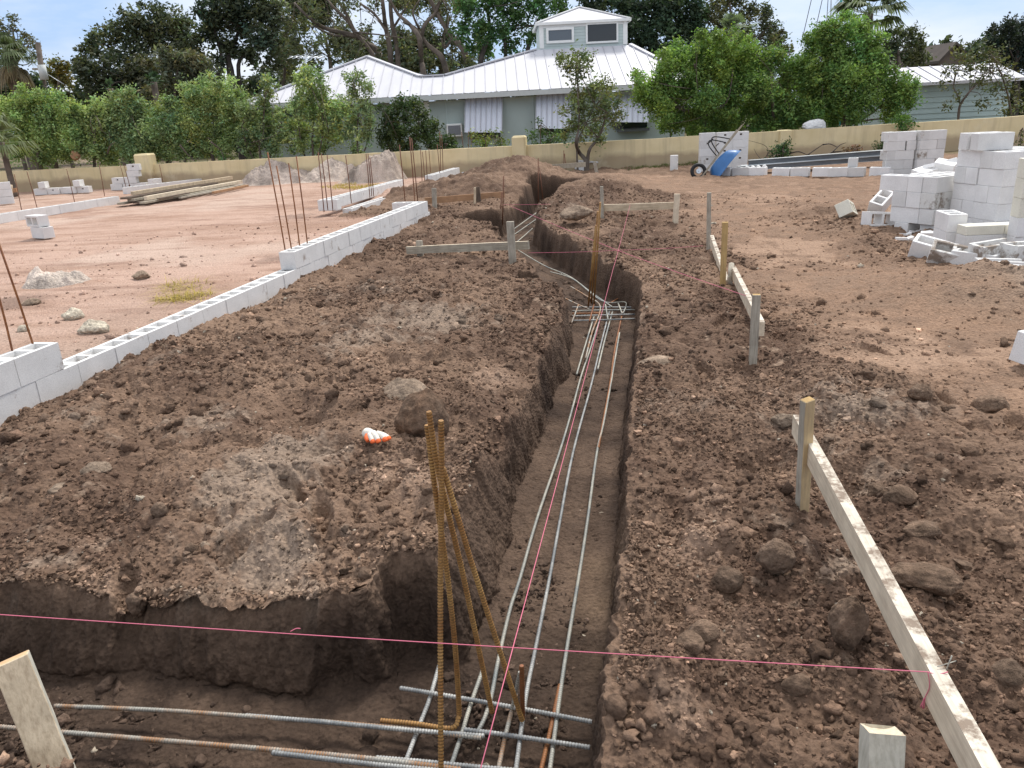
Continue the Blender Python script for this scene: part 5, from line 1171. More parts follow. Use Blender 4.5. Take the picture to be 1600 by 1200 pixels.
def awning(x0, x1, yt, yb, name='awning'):
    a = PY(x0, yt, WY - .03); b = PY(x1, yt, WY - .03); d = PY(x0 - 1, yb, WY - .75); c = PY(x1 - 1, yb, WY - .75); m = MB()
    n_ = max(4, int((x1 - x0) / 4)); vs = []
    for i in range(n_ * 2 + 1):
        t = i / (n_ * 2); off = .018 if i % 2 else 0
        vs += [a.lerp(b, t) + Vector((0, -off, .0)), d.lerp(c, t) + Vector((0, -off, 0))]
    m.add(vs, [(2 * i, 2 * i + 1, 2 * i + 3, 2 * i + 2) for i in range(n_ * 2)]); m.add([v + Vector((0, .012, -.004)) for v in vs], [(2 * i, 2 * i + 2, 2 * i + 3, 2 * i + 1) for i in range(n_ * 2)])
    aw = m.build(name, MT['awning'], hs)
    m = MB()
    for k in range(0, n_ + 1, max(1, n_ // 6)):
        t = k / n_; m.bar(a.lerp(b, t) + Vector((0, -.03, 0)), d.lerp(c, t) + Vector((0, -.03, 0)), .02, .02)
    m.build('awning_rib', MT['roof_seam'], aw)
    # the window in its shade
    wa = PY(x0 + 3, yt + 8, WY - .02); wb_ = PY(x1 - 3, yb + 8, WY - .02); m = MB(); m.box(((wa.x + wb_.x) / 2, WY - .02, (wa.z + wb_.z) / 2), (wb_.x - wa.x, .05, wa.z - wb_.z)); m.build('window', MT['glass_dark'], hs)
awning(727, 785, 150, 207); awning(838, 893, 143, 201); awning(955, 1014, 150, 191)
def window(parent, px0, py0, px1, py1, Y, mat='glass', fr=.07, mull=0, depth=.06, name='window', frm='trim'):
    a = PY(px0, py0, Y); b = PY(px1, py1, Y); cx, cz, wd, h = (a.x + b.x) / 2, (a.z + b.z) / 2, b.x - a.x, a.z - b.z; m = MB()
    m.box((cx, Y, cz + h / 2 - fr / 2), (wd, depth, fr)); m.box((cx, Y, cz - h / 2 + fr / 2), (wd, depth, fr)); m.box((cx - wd / 2 + fr / 2, Y, cz), (fr, depth, h - 2 * fr)); m.box((cx + wd / 2 - fr / 2, Y, cz), (fr, depth, h - 2 * fr))
    if mull: m.box((cx, Y, cz - h * .1), (wd - 2 * fr, depth * .8, fr * .8))
    w_ = m.build(name, MT[frm], parent); m = MB(); m.box((cx, Y + .008, cz), (wd - 2 * fr, .02, h - 2 * fr)); m.build('pane', MT[mat], w_); return w_
window(hs, 437, 168, 470, 201, WY - .03, 'glass', .08, 1)
q = PY(698, 204, WY - .2); ac = None
a = PY(697, 194, WY - .3); b = PY(723, 213, WY - .3); m = MB(); m.box(((a.x + b.x) / 2, WY - .16, (a.z + b.z) / 2), (b.x - a.x, .32, a.z - b.z)); ac = m.build('air_conditioner', MT['trim'], hs, bevel=.02)
m = MB(); m.box(((a.x + b.x) / 2, WY - .325, (a.z + b.z) / 2), (b.x - a.x - .12, .012, a.z - b.z - .12)); gsx = MT.setdefault('grille', simple('grille', (.20, .21, .23), .6, .2, .1, 30)); m.build('grille', gsx, ac)
m = MB(); a = PY(648, 160, WY - .04); b = PY(673, 196, WY - .04); m.box(((a.x + b.x) / 2, WY - .03, (a.z + b.z) / 2), (b.x - a.x, .06, a.z - b.z)); m.build('shutter', MT['trim'], hs)
a = PY(965, 197, WY - .3); b = PY(1014, 209, WY - .3); m = MB(); m.box(((a.x + b.x) / 2, WY - .2, (a.z + b.z) / 2), (b.x - a.x, .4, .10)); m.build('window_box', MT['steel_dark'], hs)
# cupola
CY0 = 33.2; q0 = PY(843, 60, CY0); q1 = PY(980, 60, CY0); zt0 = PY(843, 41, CY0).z; zb0 = zr(CY0) - .35; ztop = (PY(843, 41, CY0).z + PY(980, 27, CY0).z) / 2
cw, cx = q1.x - q0.x, (q0.x + q1.x) / 2; dp = 2.6
m = MB(); m.box((cx, CY0 + dp / 2, (ztop + zb0) / 2), (cw, dp, ztop - zb0)); cu = m.build('cupola', MT['siding'], hs)
m = MB(); z = zr(CY0) + .06
while z < ztop - .05: m.box((cx, CY0 - .006, z), (cw - .3, .012, .014)); z += .115
m.build('lap_siding', MT['house_wall'], cu)
m = MB()
for x_ in (q0.x + .08, q1.x - .08): m.box((x_, CY0 - .012, (ztop + zr(CY0)) / 2), (.17, .05, ztop - zr(CY0)))
m.box((cx, CY0 - .012, ztop - .08), (cw - .34, .05, .16)); m.build('corner_trim', MT['trim'], cu)
m = MB(); hw_ = cw / 2 + .12; cyc = CY0 + dp / 2; hd = dp / 2 + .12; pk = Vector((cx, cyc, ztop + .68)); cs = [Vector((cx + a * hw_, cyc + b * hd, ztop + .02)) for a, b in ((-1, -1), (1, -1), (1, 1), (-1, 1))]
m.add(cs + [pk], [(0, 1, 4), (1, 2, 4), (2, 3, 4), (3, 0, 4), (3, 2, 1, 0)]); cr_ = m.build('cupola_roof', MT['metal_roof'], hs)
m = MB(); 
for c_ in cs: m.bar(c_ + Vector((0, 0, .02)), pk + Vector((0, 0, .02)), .12, .04)
for a_, b_ in ((0, 1), (1, 2), (2, 3), (3, 0)): m.bar(cs[a_] - Vector((0, 0, .03)), cs[b_] - Vector((0, 0, .03)), .05, .1)
m.build('hip_cap', MT['trim'], cr_)
window(cu, 853, 44, 897, 66, CY0 - .04, 'glass', .09, 0, .08); window(cu, 915, 36, 966, 66, CY0 - .04, 'glass_dark', .07, 0, .08)
m = MB(); m.box((q1.x + .012, CY0 + .7, ztop - .52), (.05, .5, .7)); m.box((q1.x + .012, CY0 + 1.6, ztop - .52), (.05, .5, .7)); m.build('side_window', MT['glass_dark'], cu)
# television aerial
r = empty('roof_aerial', PY(478, 112, 33.6), 'thin television aerial above the left wing of the roof', 'aerial')
m = MB(); m.tube([PY(478, 130, 33.6), PY(477, 86, 33.6)], .025, 6); m.build('mast', MT['steel'], r)
m = MB(); m.tube([PY(452, 88, 33.6), PY(509, 90, 33.6)], .018, 6)
for px in (458, 466, 474, 484, 494, 503): c_ = PY(px, 88.6, 33.6); m.tube([c_ - Vector((.12, .5, .1)), c_ + Vector((.12, .5, .1))], .012, 5)
m.build('antenna_arm', MT['steel'], r)
# small outbuilding at right and far gable
SY = 27.6; a = PY(1392, 118, SY); b = PY(1572, 186, SY); zt = PY(1480, 128, SY).z
r = empty('outbuilding', ((a.x + b.x) / 2, SY + 1.5, 0), 'small grey teal lap sided outbuilding with white roof behind the right wall', 'outbuilding')
m = MB(); m.box(((a.x + b.x) / 2, SY + 1.5, zt / 2 - .2), (b.x - a.x, 3, zt + .4)); bw = m.build('wall', MT['house_wall'], r)
MT['lap'] = simple('lap', (.42, .52, .51), .8, 0, .06, 2.0); m = MB(); z = .15
while z < zt - .1: m.add([(a.x, SY - .005, z + .17), (b.x, SY - .005, z + .17), (b.x, SY - .035, z), (a.x, SY - .035, z)], [(0, 3, 2, 1)]); m.add([(a.x, SY - .004, z), (b.x, SY - .004, z), (b.x, SY - .035, z), (a.x, SY - .035, z)], [(0, 1, 2, 3)]); z += .175
m.build('lap_siding', MT['lap'], bw)
z0 = zt + .02; m = MB(); zt1 = PY(1480, 102, SY + 1.2).z; m.add([(a.x - .2, SY - .35, z0), (b.x + .25, SY - .35, z0), (b.x + .25, SY + 1.4, zt1), (a.x - .2, SY + 1.4, zt1), (b.x + .25, SY + 3.2, z0), (a.x - .2, SY + 3.2, z0)], [(0, 1, 2, 3), (3, 2, 4, 5)])
m.add([(a.x - .2, SY - .36, z0), (b.x + .25, SY - .36, z0), (b.x + .25, SY - .36, z0 - .1), (a.x - .2, SY - .36, z0 - .1)], [(0, 3, 2, 1)]); rf2 = m.build('roof', MT['metal_roof'], r)
m = MB(); x = a.x
while x < b.x + .2: m.bar(Vector((x, SY - .33, z0 + .018)), Vector((x, SY + 1.38, zt1 + .012)), .022, .036); x += .4
m.build('seam', MT['roof_seam'], rf2)
GYY = 46; gl_ = PY(1466, 96, GYY); gt = PY(1490, 70, GYY); gr_ = PY(1512, 92, GYY)
MT['dark_roof'] = simple('dark_roof', (.085, .07, .06), .9, 0, .2, 2.0); MT['dark_board'] = simple('dark_board', (.15, .12, .10), .9, 0, .2, 2.0)
r = empty('far_house', (gt.x, GYY, 0), 'far brown house with a steep dark gable above the outbuilding', 'house')
m = MB(); m.add([(gl_.x, GYY, 0), (gr_.x, GYY, 0), (gr_.x, GYY, gl_.z), (gt.x, GYY, gt.z - .1), (gl_.x, GYY, gl_.z)], [(0, 1, 2, 3, 4)]); m.add([(gr_.x, GYY, 0), (gr_.x, GYY + 7, 0), (gr_.x, GYY + 7, gl_.z), (gr_.x, GYY, gl_.z)], [(0, 1, 2, 3)]); m.add([(gl_.x, GYY, 0), (gl_.x, GYY, gl_.z), (gl_.x, GYY + 7, gl_.z), (gl_.x, GYY + 7, 0)], [(0, 1, 2, 3)]); m.build('wall', MT['dark_board'], r)
m = MB()
for e_ in (gl_, gr_):
    d_ = (Vector((e_.x, 0, gl_.z)) - Vector((gt.x, 0, gt.z))); tip = Vector((gt.x, 0, gt.z)) + d_ * 1.15; m.add([(gt.x, GYY - .3, gt.z), (tip.x, GYY - .3, tip.z), (tip.x, GYY + 7, tip.z), (gt.x, GYY + 7, gt.z), (gt.x, GYY - .3, gt.z + .15), (tip.x, GYY - .3, tip.z + .15), (tip.x, GYY + 7, tip.z + .15), (gt.x, GYY + 7, gt.z + .15)], [(0, 1, 2, 3), (4, 5, 6, 7), (0, 1, 5, 4), (1, 2, 6, 5)])
m.build('roof', MT['dark_roof'], r)
# ------------------------------------------------------------------ utility pole and masts
UY = 42; b = PY(61, 160, UY); b.z = 0; t = PY(59, 66, UY)
r = empty('utility_pole', b, 'grey utility pole with a transformer left of the big oaks', 'utility pole')
m = MB(); m.tube([b, t], [.17, .12], 10); m.build('pole', MT['bark'], r)
c_ = PY(67, 113, UY - .2); m = MB(); m.tube([c_ - Vector((0, 0, .34)), c_ + Vector((0, 0, .34))], .19, 14); m.build('transformer', MT['fascia'], r)
m = MB(); m.bar(PY(51, 108, UY), PY(70, 108, UY), .1, .1); m.build('crossarm', MT['old_wood'], r)
m = MB(); m.tube([PY(-60, 142, UY), PY(0, 138, UY), PY(58, 134, UY)], .03, 5); m.tube([PY(71, 114, UY), PY(100, 132, UY)], .02, 5); m.tube([PY(58, 92, UY), PY(44, 104, UY)], .02, 5); m.build('wire', MT['steel'], r)
MY = 52; MT['teal'] = simple('teal', (.05, .40, .42), .5, 0, .05)
r = empty('mast', PY(1321, 130, MY) * 1.0, 'tall thin mast with a teal pole and stay wires rising behind the right bushes', 'mast'); r.location.z = 0
m = MB(); q = PY(1321, 60, MY); m.tube([Vector((q.x + .1, MY, 0)), PY(1316, -140, MY)], .07, 6); m.build('teal_pole', MT['teal'], r)
m = MB(); q = PY(1304, 60, MY); m.tube([Vector((q.x, MY, 0)), PY(1303, -140, MY)], .05, 6); m.build('grey_pole', MT['steel'], r)
m = MB()
for x0, y0, x1, y1 in ((1251, 72, 1300, -140), (1272, 55, 1312, -120), (1290, 60, 1300, -100)): m.tube([PY(x0, y0, MY), PY(x1, y1, MY)], .022, 4)
m.build('stay_wire', MT['steel_dark'], r)
# ------------------------------------------------------------------ trees and bushes
def pxr(px, py, Y): return (PY(px + 1, py, Y) - PY(px, py, Y)).length
def crown_geo(clumps, Y, leaf, cover, base, rg, depth=1.0, sub=1.0, long=1.6):
    Vs = []; Cs = []
    for cl in clumps:
        px, py, r = cl[:3]; sq = cl[3] if len(cl) > 3 else 1.0
        c = np.array(PY(px, py, Y + rg.normal(0, .35) * depth)); rr = r * pxr(px, py, Y)
        n = int(cover * math.pi * rr * rr * sq / (leaf * leaf * .55)); K = max(6, int(10 * sub + 16 * sub * rr * rr))
        d = rg.normal(0, 1, (K, 3)); d /= np.linalg.norm(d, axis=1)[:, None]; d *= (rg.uniform(0.12, 1, K) ** .45)[:, None]
        cc = c + d * rr * np.array([.86, .8 * depth, .86 * sq]); w = rg.integers(0, K, n); sg = .17 * rr + .06
        crad = sg * rg.uniform(.55, 1.25, K)
        p = cc[w] + rg.normal(0, 1, (n, 3)) * crad[w][:, None]
        tone = np.exp(rg.normal(0, .30, K))[w] * np.exp(rg.normal(0, .18, n)); warm = rg.normal(-.02, .10, K)[w] + rg.normal(0, .05, n)
        col = np.array(base)[None] * tone[:, None] * np.stack([1 + warm, np.ones(n), 1 - warm], 1)
        Vs.append(p); Cs.append(col)
    p = np.concatenate(Vs); col = np.concatenate(Cs); n = len(p)
    a = rg.normal(0, 1, (n, 3)); a[:, 2] *= .7; a /= np.linalg.norm(a, axis=1)[:, None]; b = np.cross(a, rg.normal(0, 1, (n, 3))); b /= np.linalg.norm(b, axis=1)[:, None] + 1e-9
    s = leaf * np.exp(rg.normal(0, .25, n))[:, None]
    q = np.stack([p - a * s * .5 * long, p + b * s * .36, p + a * s * .5 * long, p - b * s * .36], 1).reshape(-1, 3)
    F = np.arange(n * 4).reshape(n, 4); return q, F, np.repeat(np.clip(col, .004, .8), 4, 0)
def tree(name, label, cat, group, Y, clumps, limbs, base, leaf=.12, cover=1.6, seed=1, depth=1.0, bark='bark', ground_px=None, sub=1.0, long=1.6, twigs=0):
    rg = np.random.default_rng(seed)
    l0 = limbs[0][0]; foot = PY(l0[0], l0[1], Y); foot.z = 0
    r = empty(name, foot, label, cat, group)
    leaf = leaf * LEAFK; cover = cover * (3.2 if cover > 1.0 else 2.3)
    if cat == 'bush' and len(clumps) > 8:      # ragged edge: loose sprigs round the outline
        qs = random.Random(seed * 7)
        clumps = list(clumps) + [(c_[0] + qs.uniform(-1, 1) * c_[2], c_[1] - qs.uniform(.3, 1.25) * c_[2], c_[2] * qs.uniform(.14, .36)) for c_ in clumps for _ in range(3)]
    q, F, c = crown_geo(clumps, Y, leaf, cover, base, rg, depth, sub, long)
    o = np_mesh('crown', q - np.array(foot), F, MT['leaf'], c, smooth=False, parent=r)
    m = MB()
    for k, l in enumerate(limbs):
        pts = []; rs = []
        for j, (x, y, w) in enumerate(l):
            v = PY(x, y, Y + (rg.normal(0, .3) * depth if j else (0 if k == 0 else .05)))
            pts.append(v); rs.append(w * pxr(x, y, Y) / 2)
        if k == 0 or l[0][1] > 150: pts = [Vector((pts[0].x, pts[0].y, -.1))] + pts; rs = [rs[0] * 1.2] + rs
        P_ = smooth(pts, 5); R_ = []
        for i in range(len(P_)):
            t = i / 5; a_ = min(int(t), len(rs) - 1); b_ = min(a_ + 1, len(rs) - 1); R_.append((rs[a_] + (rs[b_] - rs[a_]) * (t - int(t))) * random.uniform(.92, 1.08))
        m.tube(P_, R_, 7)
    for _ in range(twigs):            # thin branches out to the clumps
        cl = clumps[int(rg.integers(0, len(clumps)))]; l = limbs[int(rg.integers(0, len(limbs)))]; x, y, w = l[-1 if rg.uniform() < .6 else len(l) // 2]
        e = (cl[0] + rg.normal(0, cl[2] * .45), cl[1] + rg.normal(0, cl[2] * .4)); mid = ((x + e[0]) / 2 + rg.normal(0, 4), (y + e[1]) / 2 + rg.normal(0, 4))
        pts = smooth([PY(x, y, Y), PY(mid[0], mid[1], Y + rg.normal(0, .4)), PY(e[0], e[1], Y + rg.normal(0, .5))], 4); k0 = max(.015, w * pxr(x, y, Y) * .22); m.tube(pts, [k0 * (1 - .8 * i / len(pts)) for i in range(len(pts))], 5)
    m.build('trunk', MT[bark], r); return r
OAK = (.066, .082, .048); OAK2 = (.092, .108, .062); OLIVE = (.125, .135, .07); LIME = (.27, .36, .14); LIME2 = (.295, .365, .155); MIDG = (.09, .15, .05); DARKG = (.042, .066, .036)
LEAFK = .8
def fill(x0, x1, y0, y1, r, n, seed=0):
    q = random.Random(seed); return [(q.uniform(x0, x1), q.uniform(y0, y1), r * q.uniform(.7, 1.2)) for _ in range(n)]
GO = 'big trees standing behind the house'
tree('oak_tree', 'broad dark oak at left with a long bent limb, right of the utility pole', 'tree', GO, 40, [(135, 82, 14), (150, 70, 20), (178, 55, 24), (205, 40, 28), (235, 28, 28), (262, 30, 26), (285, 48, 26), (300, 75, 26), (215, 70, 24), (185, 85, 18), (250, 65, 28), (160, 88, 14), (275, 95, 22), (310, 100, 20), (235, 105, 16)],
     [[(330, 150, 11), (300, 122, 9), (270, 107, 8), (235, 97, 7), (205, 93, 6), (178, 78, 4), (160, 68, 2)], [(270, 107, 5), (262, 75, 4), (240, 40, 3)], [(205, 93, 4), (215, 65, 3), (220, 40, 2)], [(300, 122, 5), (300, 85, 4), (285, 50, 2)]], OAK2, .15, 1.25, 21, 1.0, 'bark_dark', twigs=14)
tree('oak_tree', 'tall dense dark oak with a forked trunk, left of the house roof', 'tree', GO, 39, [(325, 15, 26), (355, 5, 30), (390, 8, 30), (415, 25, 26), (340, 45, 26), (375, 40, 28), (405, 55, 24), (320, 55, 20), (360, 75, 20), (395, 85, 18), (425, 70, 18), (430, 95, 16), (345, 95, 12)],
     [[(364, 140, 12), (360, 110, 11), (358, 85, 8), (375, 45, 5), (385, 5, 3)], [(340, 118, 5), (346, 98, 5), (342, 70, 4), (330, 30, 3)], [(375, 135, 7), (374, 95, 6), (400, 75, 5), (415, 40, 3)], [(358, 90, 5), (340, 60, 4), (325, 20, 3)]], OAK, .15, 1.5, 22, 1.0, 'bark_dark', twigs=12)
tree('oak_tree', 'olive leaved tree with curving limbs over the left wing of the house', 'tree', GO, 42, [(440, 60, 22), (465, 40, 22), (455, 85, 22), (490, 75, 20), (515, 65, 18), (530, 90, 18), (500, 20, 16), (480, 5, 18), (535, 25, 14), (440, 20, 18), (420, 5, 20), (560, 75, 15), (575, 95, 14), (450, 110, 18), (490, 105, 16)],
     [[(595, 98, 11), (575, 70, 10), (550, 55, 8), (510, 45, 6), (480, 25, 5), (460, 5, 3)], [(560, 62, 7), (545, 35, 6), (520, 10, 4), (505, -10, 3)], [(550, 55, 4), (520, 55, 4), (490, 40, 2)], [(440, 140, 5), (445, 105, 4), (432, 85, 3)]], OLIVE, .14, .75, 23, 1.2, 'bark', twigs=12)
tree('bare_limbed_tree', 'tall grey tree with two upright parallel trunks behind the roof valley', 'tree', GO, 41, [(555, 5, 16), (585, 2, 15), (620, -2, 14), (640, 12, 12), (575, 40, 12), (535, 5, 16), (598, 68, 12), (630, 70, 14), (645, 88, 14), (600, 92, 12), (560, 90, 12), (675, 90, 12), (690, 72, 10)],
     [[(612, 112, 9), (608, 70, 8), (602, 40, 7), (598, 5, 6), (594, -30, 4)], [(622, 112, 9), (620, 70, 8), (613, 40, 7), (610, 0, 6), (615, -30, 4)], [(603, 48, 5), (585, 22, 4), (562, 5, 3)], [(592, 100, 8), (575, 75, 7), (555, 50, 6), (540, 20, 5), (520, -10, 3)], [(614, 45, 4), (628, 22, 3), (640, 2, 2)]], OLIVE, .13, .7, 24, 1.0, 'bark', twigs=10)
tree('bare_limbed_tree', 'grey tree forking low into spreading limbs, left of the bright green one', 'tree', GO, 40, [(650, 8, 14), (690, 5, 16), (665, 40, 9), (700, 30, 12), (640, -5, 16), (720, 10, 14), (645, 60, 10), (735, 95, 12), (705, 100, 10)],
     [[(662, 122, 10), (658, 95, 9), (655, 60, 8), (640, 38, 6), (622, 22, 5), (610, 0, 3)], [(657, 70, 6), (663, 40, 6), (680, 20, 5), (690, -5, 4)], [(700, 125, 10), (690, 90, 9), (668, 70, 7), (650, 45, 5), (630, 35, 3)], [(735, 120, 11), (725, 80, 10), (705, 55, 9), (685, 25, 8), (670, -5, 6)], [(708, 58, 5), (695, 75, 4), (690, 60, 3)], [(655, 45, 4), (645, 20, 3), (655, 0, 2)]], OLIVE, .13, .9, 25, 1.0, 'bark', twigs=10)
tree('leafy_tree', 'bright green leafy tree left of the cupola', 'tree', GO, 38.5, [(730, 15, 22), (760, 5, 24), (790, 8, 24), (720, 50, 18), (750, 45, 22), (780, 45, 22), (810, 30, 22), (825, 5, 20), (760, 75, 16), (800, 70, 16), (830, 55, 15), (735, 75, 12), (815, 90, 12), (850, 10, 20), (875, 5, 18)],
     [[(752, 128, 9), (752, 90, 8), (765, 50, 6), (760, 10, 4)], [(785, 120, 7), (790, 80, 6), (785, 40, 4)], [(822, 110, 8), (825, 75, 7), (838, 40, 6), (850, 10, 4)]], (.060, .118, .038), .13, 1.15, 26, 1.0, 'bark_dark', twigs=10)
tree('dark_tree', 'very dark dense tree right behind the cupola', 'tree', GO, 40, [(960, 10, 30), (1000, 15, 32), (1040, 8, 30), (1080, 20, 28), (985, 50, 26), (1025, 50, 28), (1065, 55, 26), (1010, 78, 22), (1050, 85, 20), (1090, 60, 22), (930, 2, 24), (990, 75, 18), (1100, 90, 18)],
     [[(1020, 130, 10), (1022, 90, 9), (1015, 50, 6), (1000, 10, 4)], [(1022, 90, 5), (1050, 50, 4), (1070, 15, 3)]], DARKG, .14, 1.9, 27, 1.0, 'bark_dark', twigs=6)
tree('olive_tree', 'olive brown tree between the dark one and the open sky at right', 'tree', GO, 41, [(1110, 15, 22), (1140, 5, 22), (1165, 20, 20), (1190, 25, 18), (1205, 45, 18), (1130, 45, 22), (1165, 55, 20), (1200, 75, 20), (1220, 60, 12), (1225, 80, 14), (1110, 70, 18), (1150, 85, 20)],
     [[(1150, 140, 9), (1150, 95, 8), (1145, 50, 5), (1140, 5, 3)], [(1150, 95, 5), (1185, 60, 4), (1205, 35, 2)]], (.105, .108, .055), .13, 1.05, 28, 1.0, 'bark', twigs=10)
tree('small_tree', 'olive tree under the drooping palm at right', 'tree', GO, 38, [(1395, 62, 20), (1420, 58, 18), (1435, 75, 14), (1385, 85, 18), (1415, 88, 18), (1440, 95, 14), (1370, 70, 14)], [[(1405, 150, 7), (1405, 100, 6), (1400, 65, 3)], [(1405, 100, 4), (1425, 75, 2)]], (.10, .115, .06), .13, 1.1, 29, 1.0, 'bark', twigs=8)
tree('dark_tree', 'dark crowned tree cut by the right edge', 'tree', GO, 40, [(1555, 50, 14), (1575, 45, 18), (1600, 45, 22), (1585, 70, 20), (1560, 75, 14), (1610, 75, 22), (1595, 95, 20), (1570, 95, 14), (1548, 65, 9), (1630, 60, 24)], [[(1590, 150, 8), (1588, 100, 7), (1595, 55, 4)]], (.034, .046, .036), .13, 1.15, 30, 1.0, 'bark_dark', twigs=8)
tree('olive_tree', 'pale olive crown filling the gap behind the two parallel trunks', 'tree', GO, 47, fill(430, 560, -10, 110, 22, 18, 21) + fill(545, 650, 60, 120, 20, 14, 22), [[(520, 150, 8), (515, 90, 6), (500, 30, 3)], [(515, 100, 4), (560, 85, 3)]], (.14, .15, .085), .14, 1.1, 71, 1.0, 'bark', twigs=10)
tree('olive_tree', 'thin olive crown behind the low forking grey tree', 'tree', GO, 47, fill(620, 760, 55, 118, 18, 16, 23) + fill(615, 760, -15, 12, 16, 10, 24), [[(690, 150, 8), (690, 90, 6), (700, 20, 3)]], (.13, .14, .075), .14, 1.1, 72, 1.0, 'bark', twigs=10)
tree('yellowish_tree', 'round yellow olive tree right of the utility pole', 'tree', GO, 44, [(85, 100, 12), (98, 108, 13), (92, 120, 14), (80, 118, 10), (105, 125, 12)], [[(92, 165, 5), (92, 130, 4), (92, 105, 2)]], (.17, .15, .05), .13, 1.2, 31, .6)
tree('grey_leaved_tree', 'pale feathery tree top behind the left palm', 'tree', GO, 44, [(20, 35, 12), (8, 45, 14), (40, 58, 12), (52, 70, 9), (30, 75, 16), (55, 90, 10), (-10, 50, 16), (15, 75, 16)], [[(25, 165, 6), (25, 100, 5), (20, 45, 2)], [(25, 100, 4), (45, 70, 2)]], (.13, .13, .075), .13, .85, 32, .8, twigs=8)
tree('dark_shrub_tree', 'dark green mass of tree at the left edge under the palm', 'tree', GO, 36, fill(-20, 60, 115, 165, 18, 12, 3), [[(20, 180, 6), (20, 140, 4)]], DARKG, .14, 1.6, 33)
tree('tangled_tree', 'dark tangled tree under the limb of the big left oak', 'tree', GO, 37.5, fill(110, 230, 100, 155, 20, 16, 4) + fill(150, 260, 120, 160, 15, 8, 14), [[(165, 175, 7), (170, 140, 6), (180, 110, 3)], [(190, 140, 4), (200, 125, 3)]], (.062, .072, .042), .14, 1.05, 34, 1.0, 'bark_dark', twigs=14)
tree('tangled_tree', 'grey brown thin tree between the hedge and the forked oak', 'tree', GO, 36, fill(225, 345, 90, 150, 17, 20, 6), [[(275, 170, 5), (275, 130, 4), (280, 100, 2)], [(300, 150, 3), (310, 120, 2)]], (.125, .13, .08), .13, 1.05, 35, 1.0, twigs=12)
tree('sparse_tree', 'sparse olive tree with a leaning trunk in front of the outbuilding', 'tree', GO, 26, [(1500, 85, 16), (1515, 100, 18), (1490, 110, 14), (1535, 80, 14), (1545, 100, 18), (1560, 85, 14), (1530, 125, 14), (1570, 110, 14), (1475, 130, 9), (1550, 140, 13), (1500, 150, 9), (1575, 145, 14), (1590, 165, 14), (1480, 165, 8), (1535, 165, 10), (1570, 175, 10)],
     [[(1497, 190, 4), (1500, 165, 3.5), (1515, 143, 3), (1530, 125, 2), (1545, 105, 1)], [(1500, 165, 2), (1490, 135, 1.5), (1495, 105, 1)], [(1580, 190, 4), (1575, 150, 3), (1562, 110, 2), (1545, 80, 1)]], (.105, .11, .05), .085, .62, 36, .7, twigs=16)
GHd = 'light green hedge bushes behind the wall'
Yh = 28.6
def bush(label, clumps, limbs, base, seed, cover=1.7, leaf=.07, Y=Yh, group=GHd, tw=8, name='bush', depth=.8, bark='bark'): return tree(name, label, 'bush', group, Y, clumps, limbs, base, leaf, cover, seed, depth, bark, twigs=tw)
bush('light green bush, leftmost in the hedge', [(15, 180, 22), (45, 172, 24), (75, 168, 24), (100, 180, 22), (35, 205, 26), (75, 205, 28), (110, 210, 22), (25, 230, 22), (65, 238, 22), (100, 240, 20), (60, 158, 14), (88, 155, 12)], [[(60, 262, 5), (60, 220, 4), (65, 180, 2)], [(60, 230, 3), (95, 195, 2)]], LIME, 41)
bush('yellower green bush, second in the hedge', [(135, 185, 22), (160, 178, 22), (150, 205, 24), (125, 215, 18), (170, 215, 22), (140, 235, 20), (165, 242, 18), (150, 168, 13)], [[(148, 262, 5), (148, 215, 3), (150, 180, 2)]], LIME2, 42)
bush('tall pale green bush, third in the hedge, above the pillar', [(185, 168, 18), (205, 165, 20), (195, 190, 24), (220, 188, 20), (190, 215, 22), (218, 215, 22), (205, 238, 20), (230, 238, 16), (195, 152, 10)], [[(205, 262, 5), (205, 210, 3), (203, 170, 2)]], (.23, .30, .14), 43)
bush('bushy green hedge plant right of the pillar', [(245, 180, 20), (268, 170, 18), (255, 205, 24), (280, 198, 20), (250, 232, 20), (280, 230, 20), (262, 155, 10)], [[(262, 262, 5), (262, 210, 3), (265, 175, 2)], [(290, 245, 2.4), (283, 225, 2), (275, 205, 1.5)]], (.21, .275, .12), 44, 1.4)
bush('tallest light green bush of the hedge, left of the house eave', [(300, 148, 18), (325, 138, 20), (350, 142, 20), (372, 155, 16), (310, 172, 22), (340, 170, 24), (368, 180, 18), (305, 200, 20), (335, 205, 20), (360, 208, 16), (320, 232, 18), (350, 235, 16)], [[(335, 258, 6), (330, 225, 5), (340, 180, 3), (335, 145, 2)], [(352, 250, 4), (345, 235, 3), (325, 215, 2)]], LIME2, 45, 1.35)
GFt = 'loose bushes in front of the house'
bush('sparse bush with bare stems at the left end of the house', [(385, 175, 16), (410, 165, 14), (400, 195, 18), (425, 190, 16), (385, 215, 18), (415, 218, 18), (440, 212, 14), (395, 238, 14), (430, 236, 14), (415, 130, 10), (420, 145, 10), (440, 180, 10)], [[(408, 255, 4), (405, 220, 3), (412, 180, 2), (415, 140, 1.5)], [(398, 255, 3), (385, 225, 2.5), (378, 195, 1.5)], [(418, 255, 3), (432, 225, 2), (440, 195, 1.2)]], (.22, .28, .13), 46, 1.2, .08, 27.8, GFt, 14)
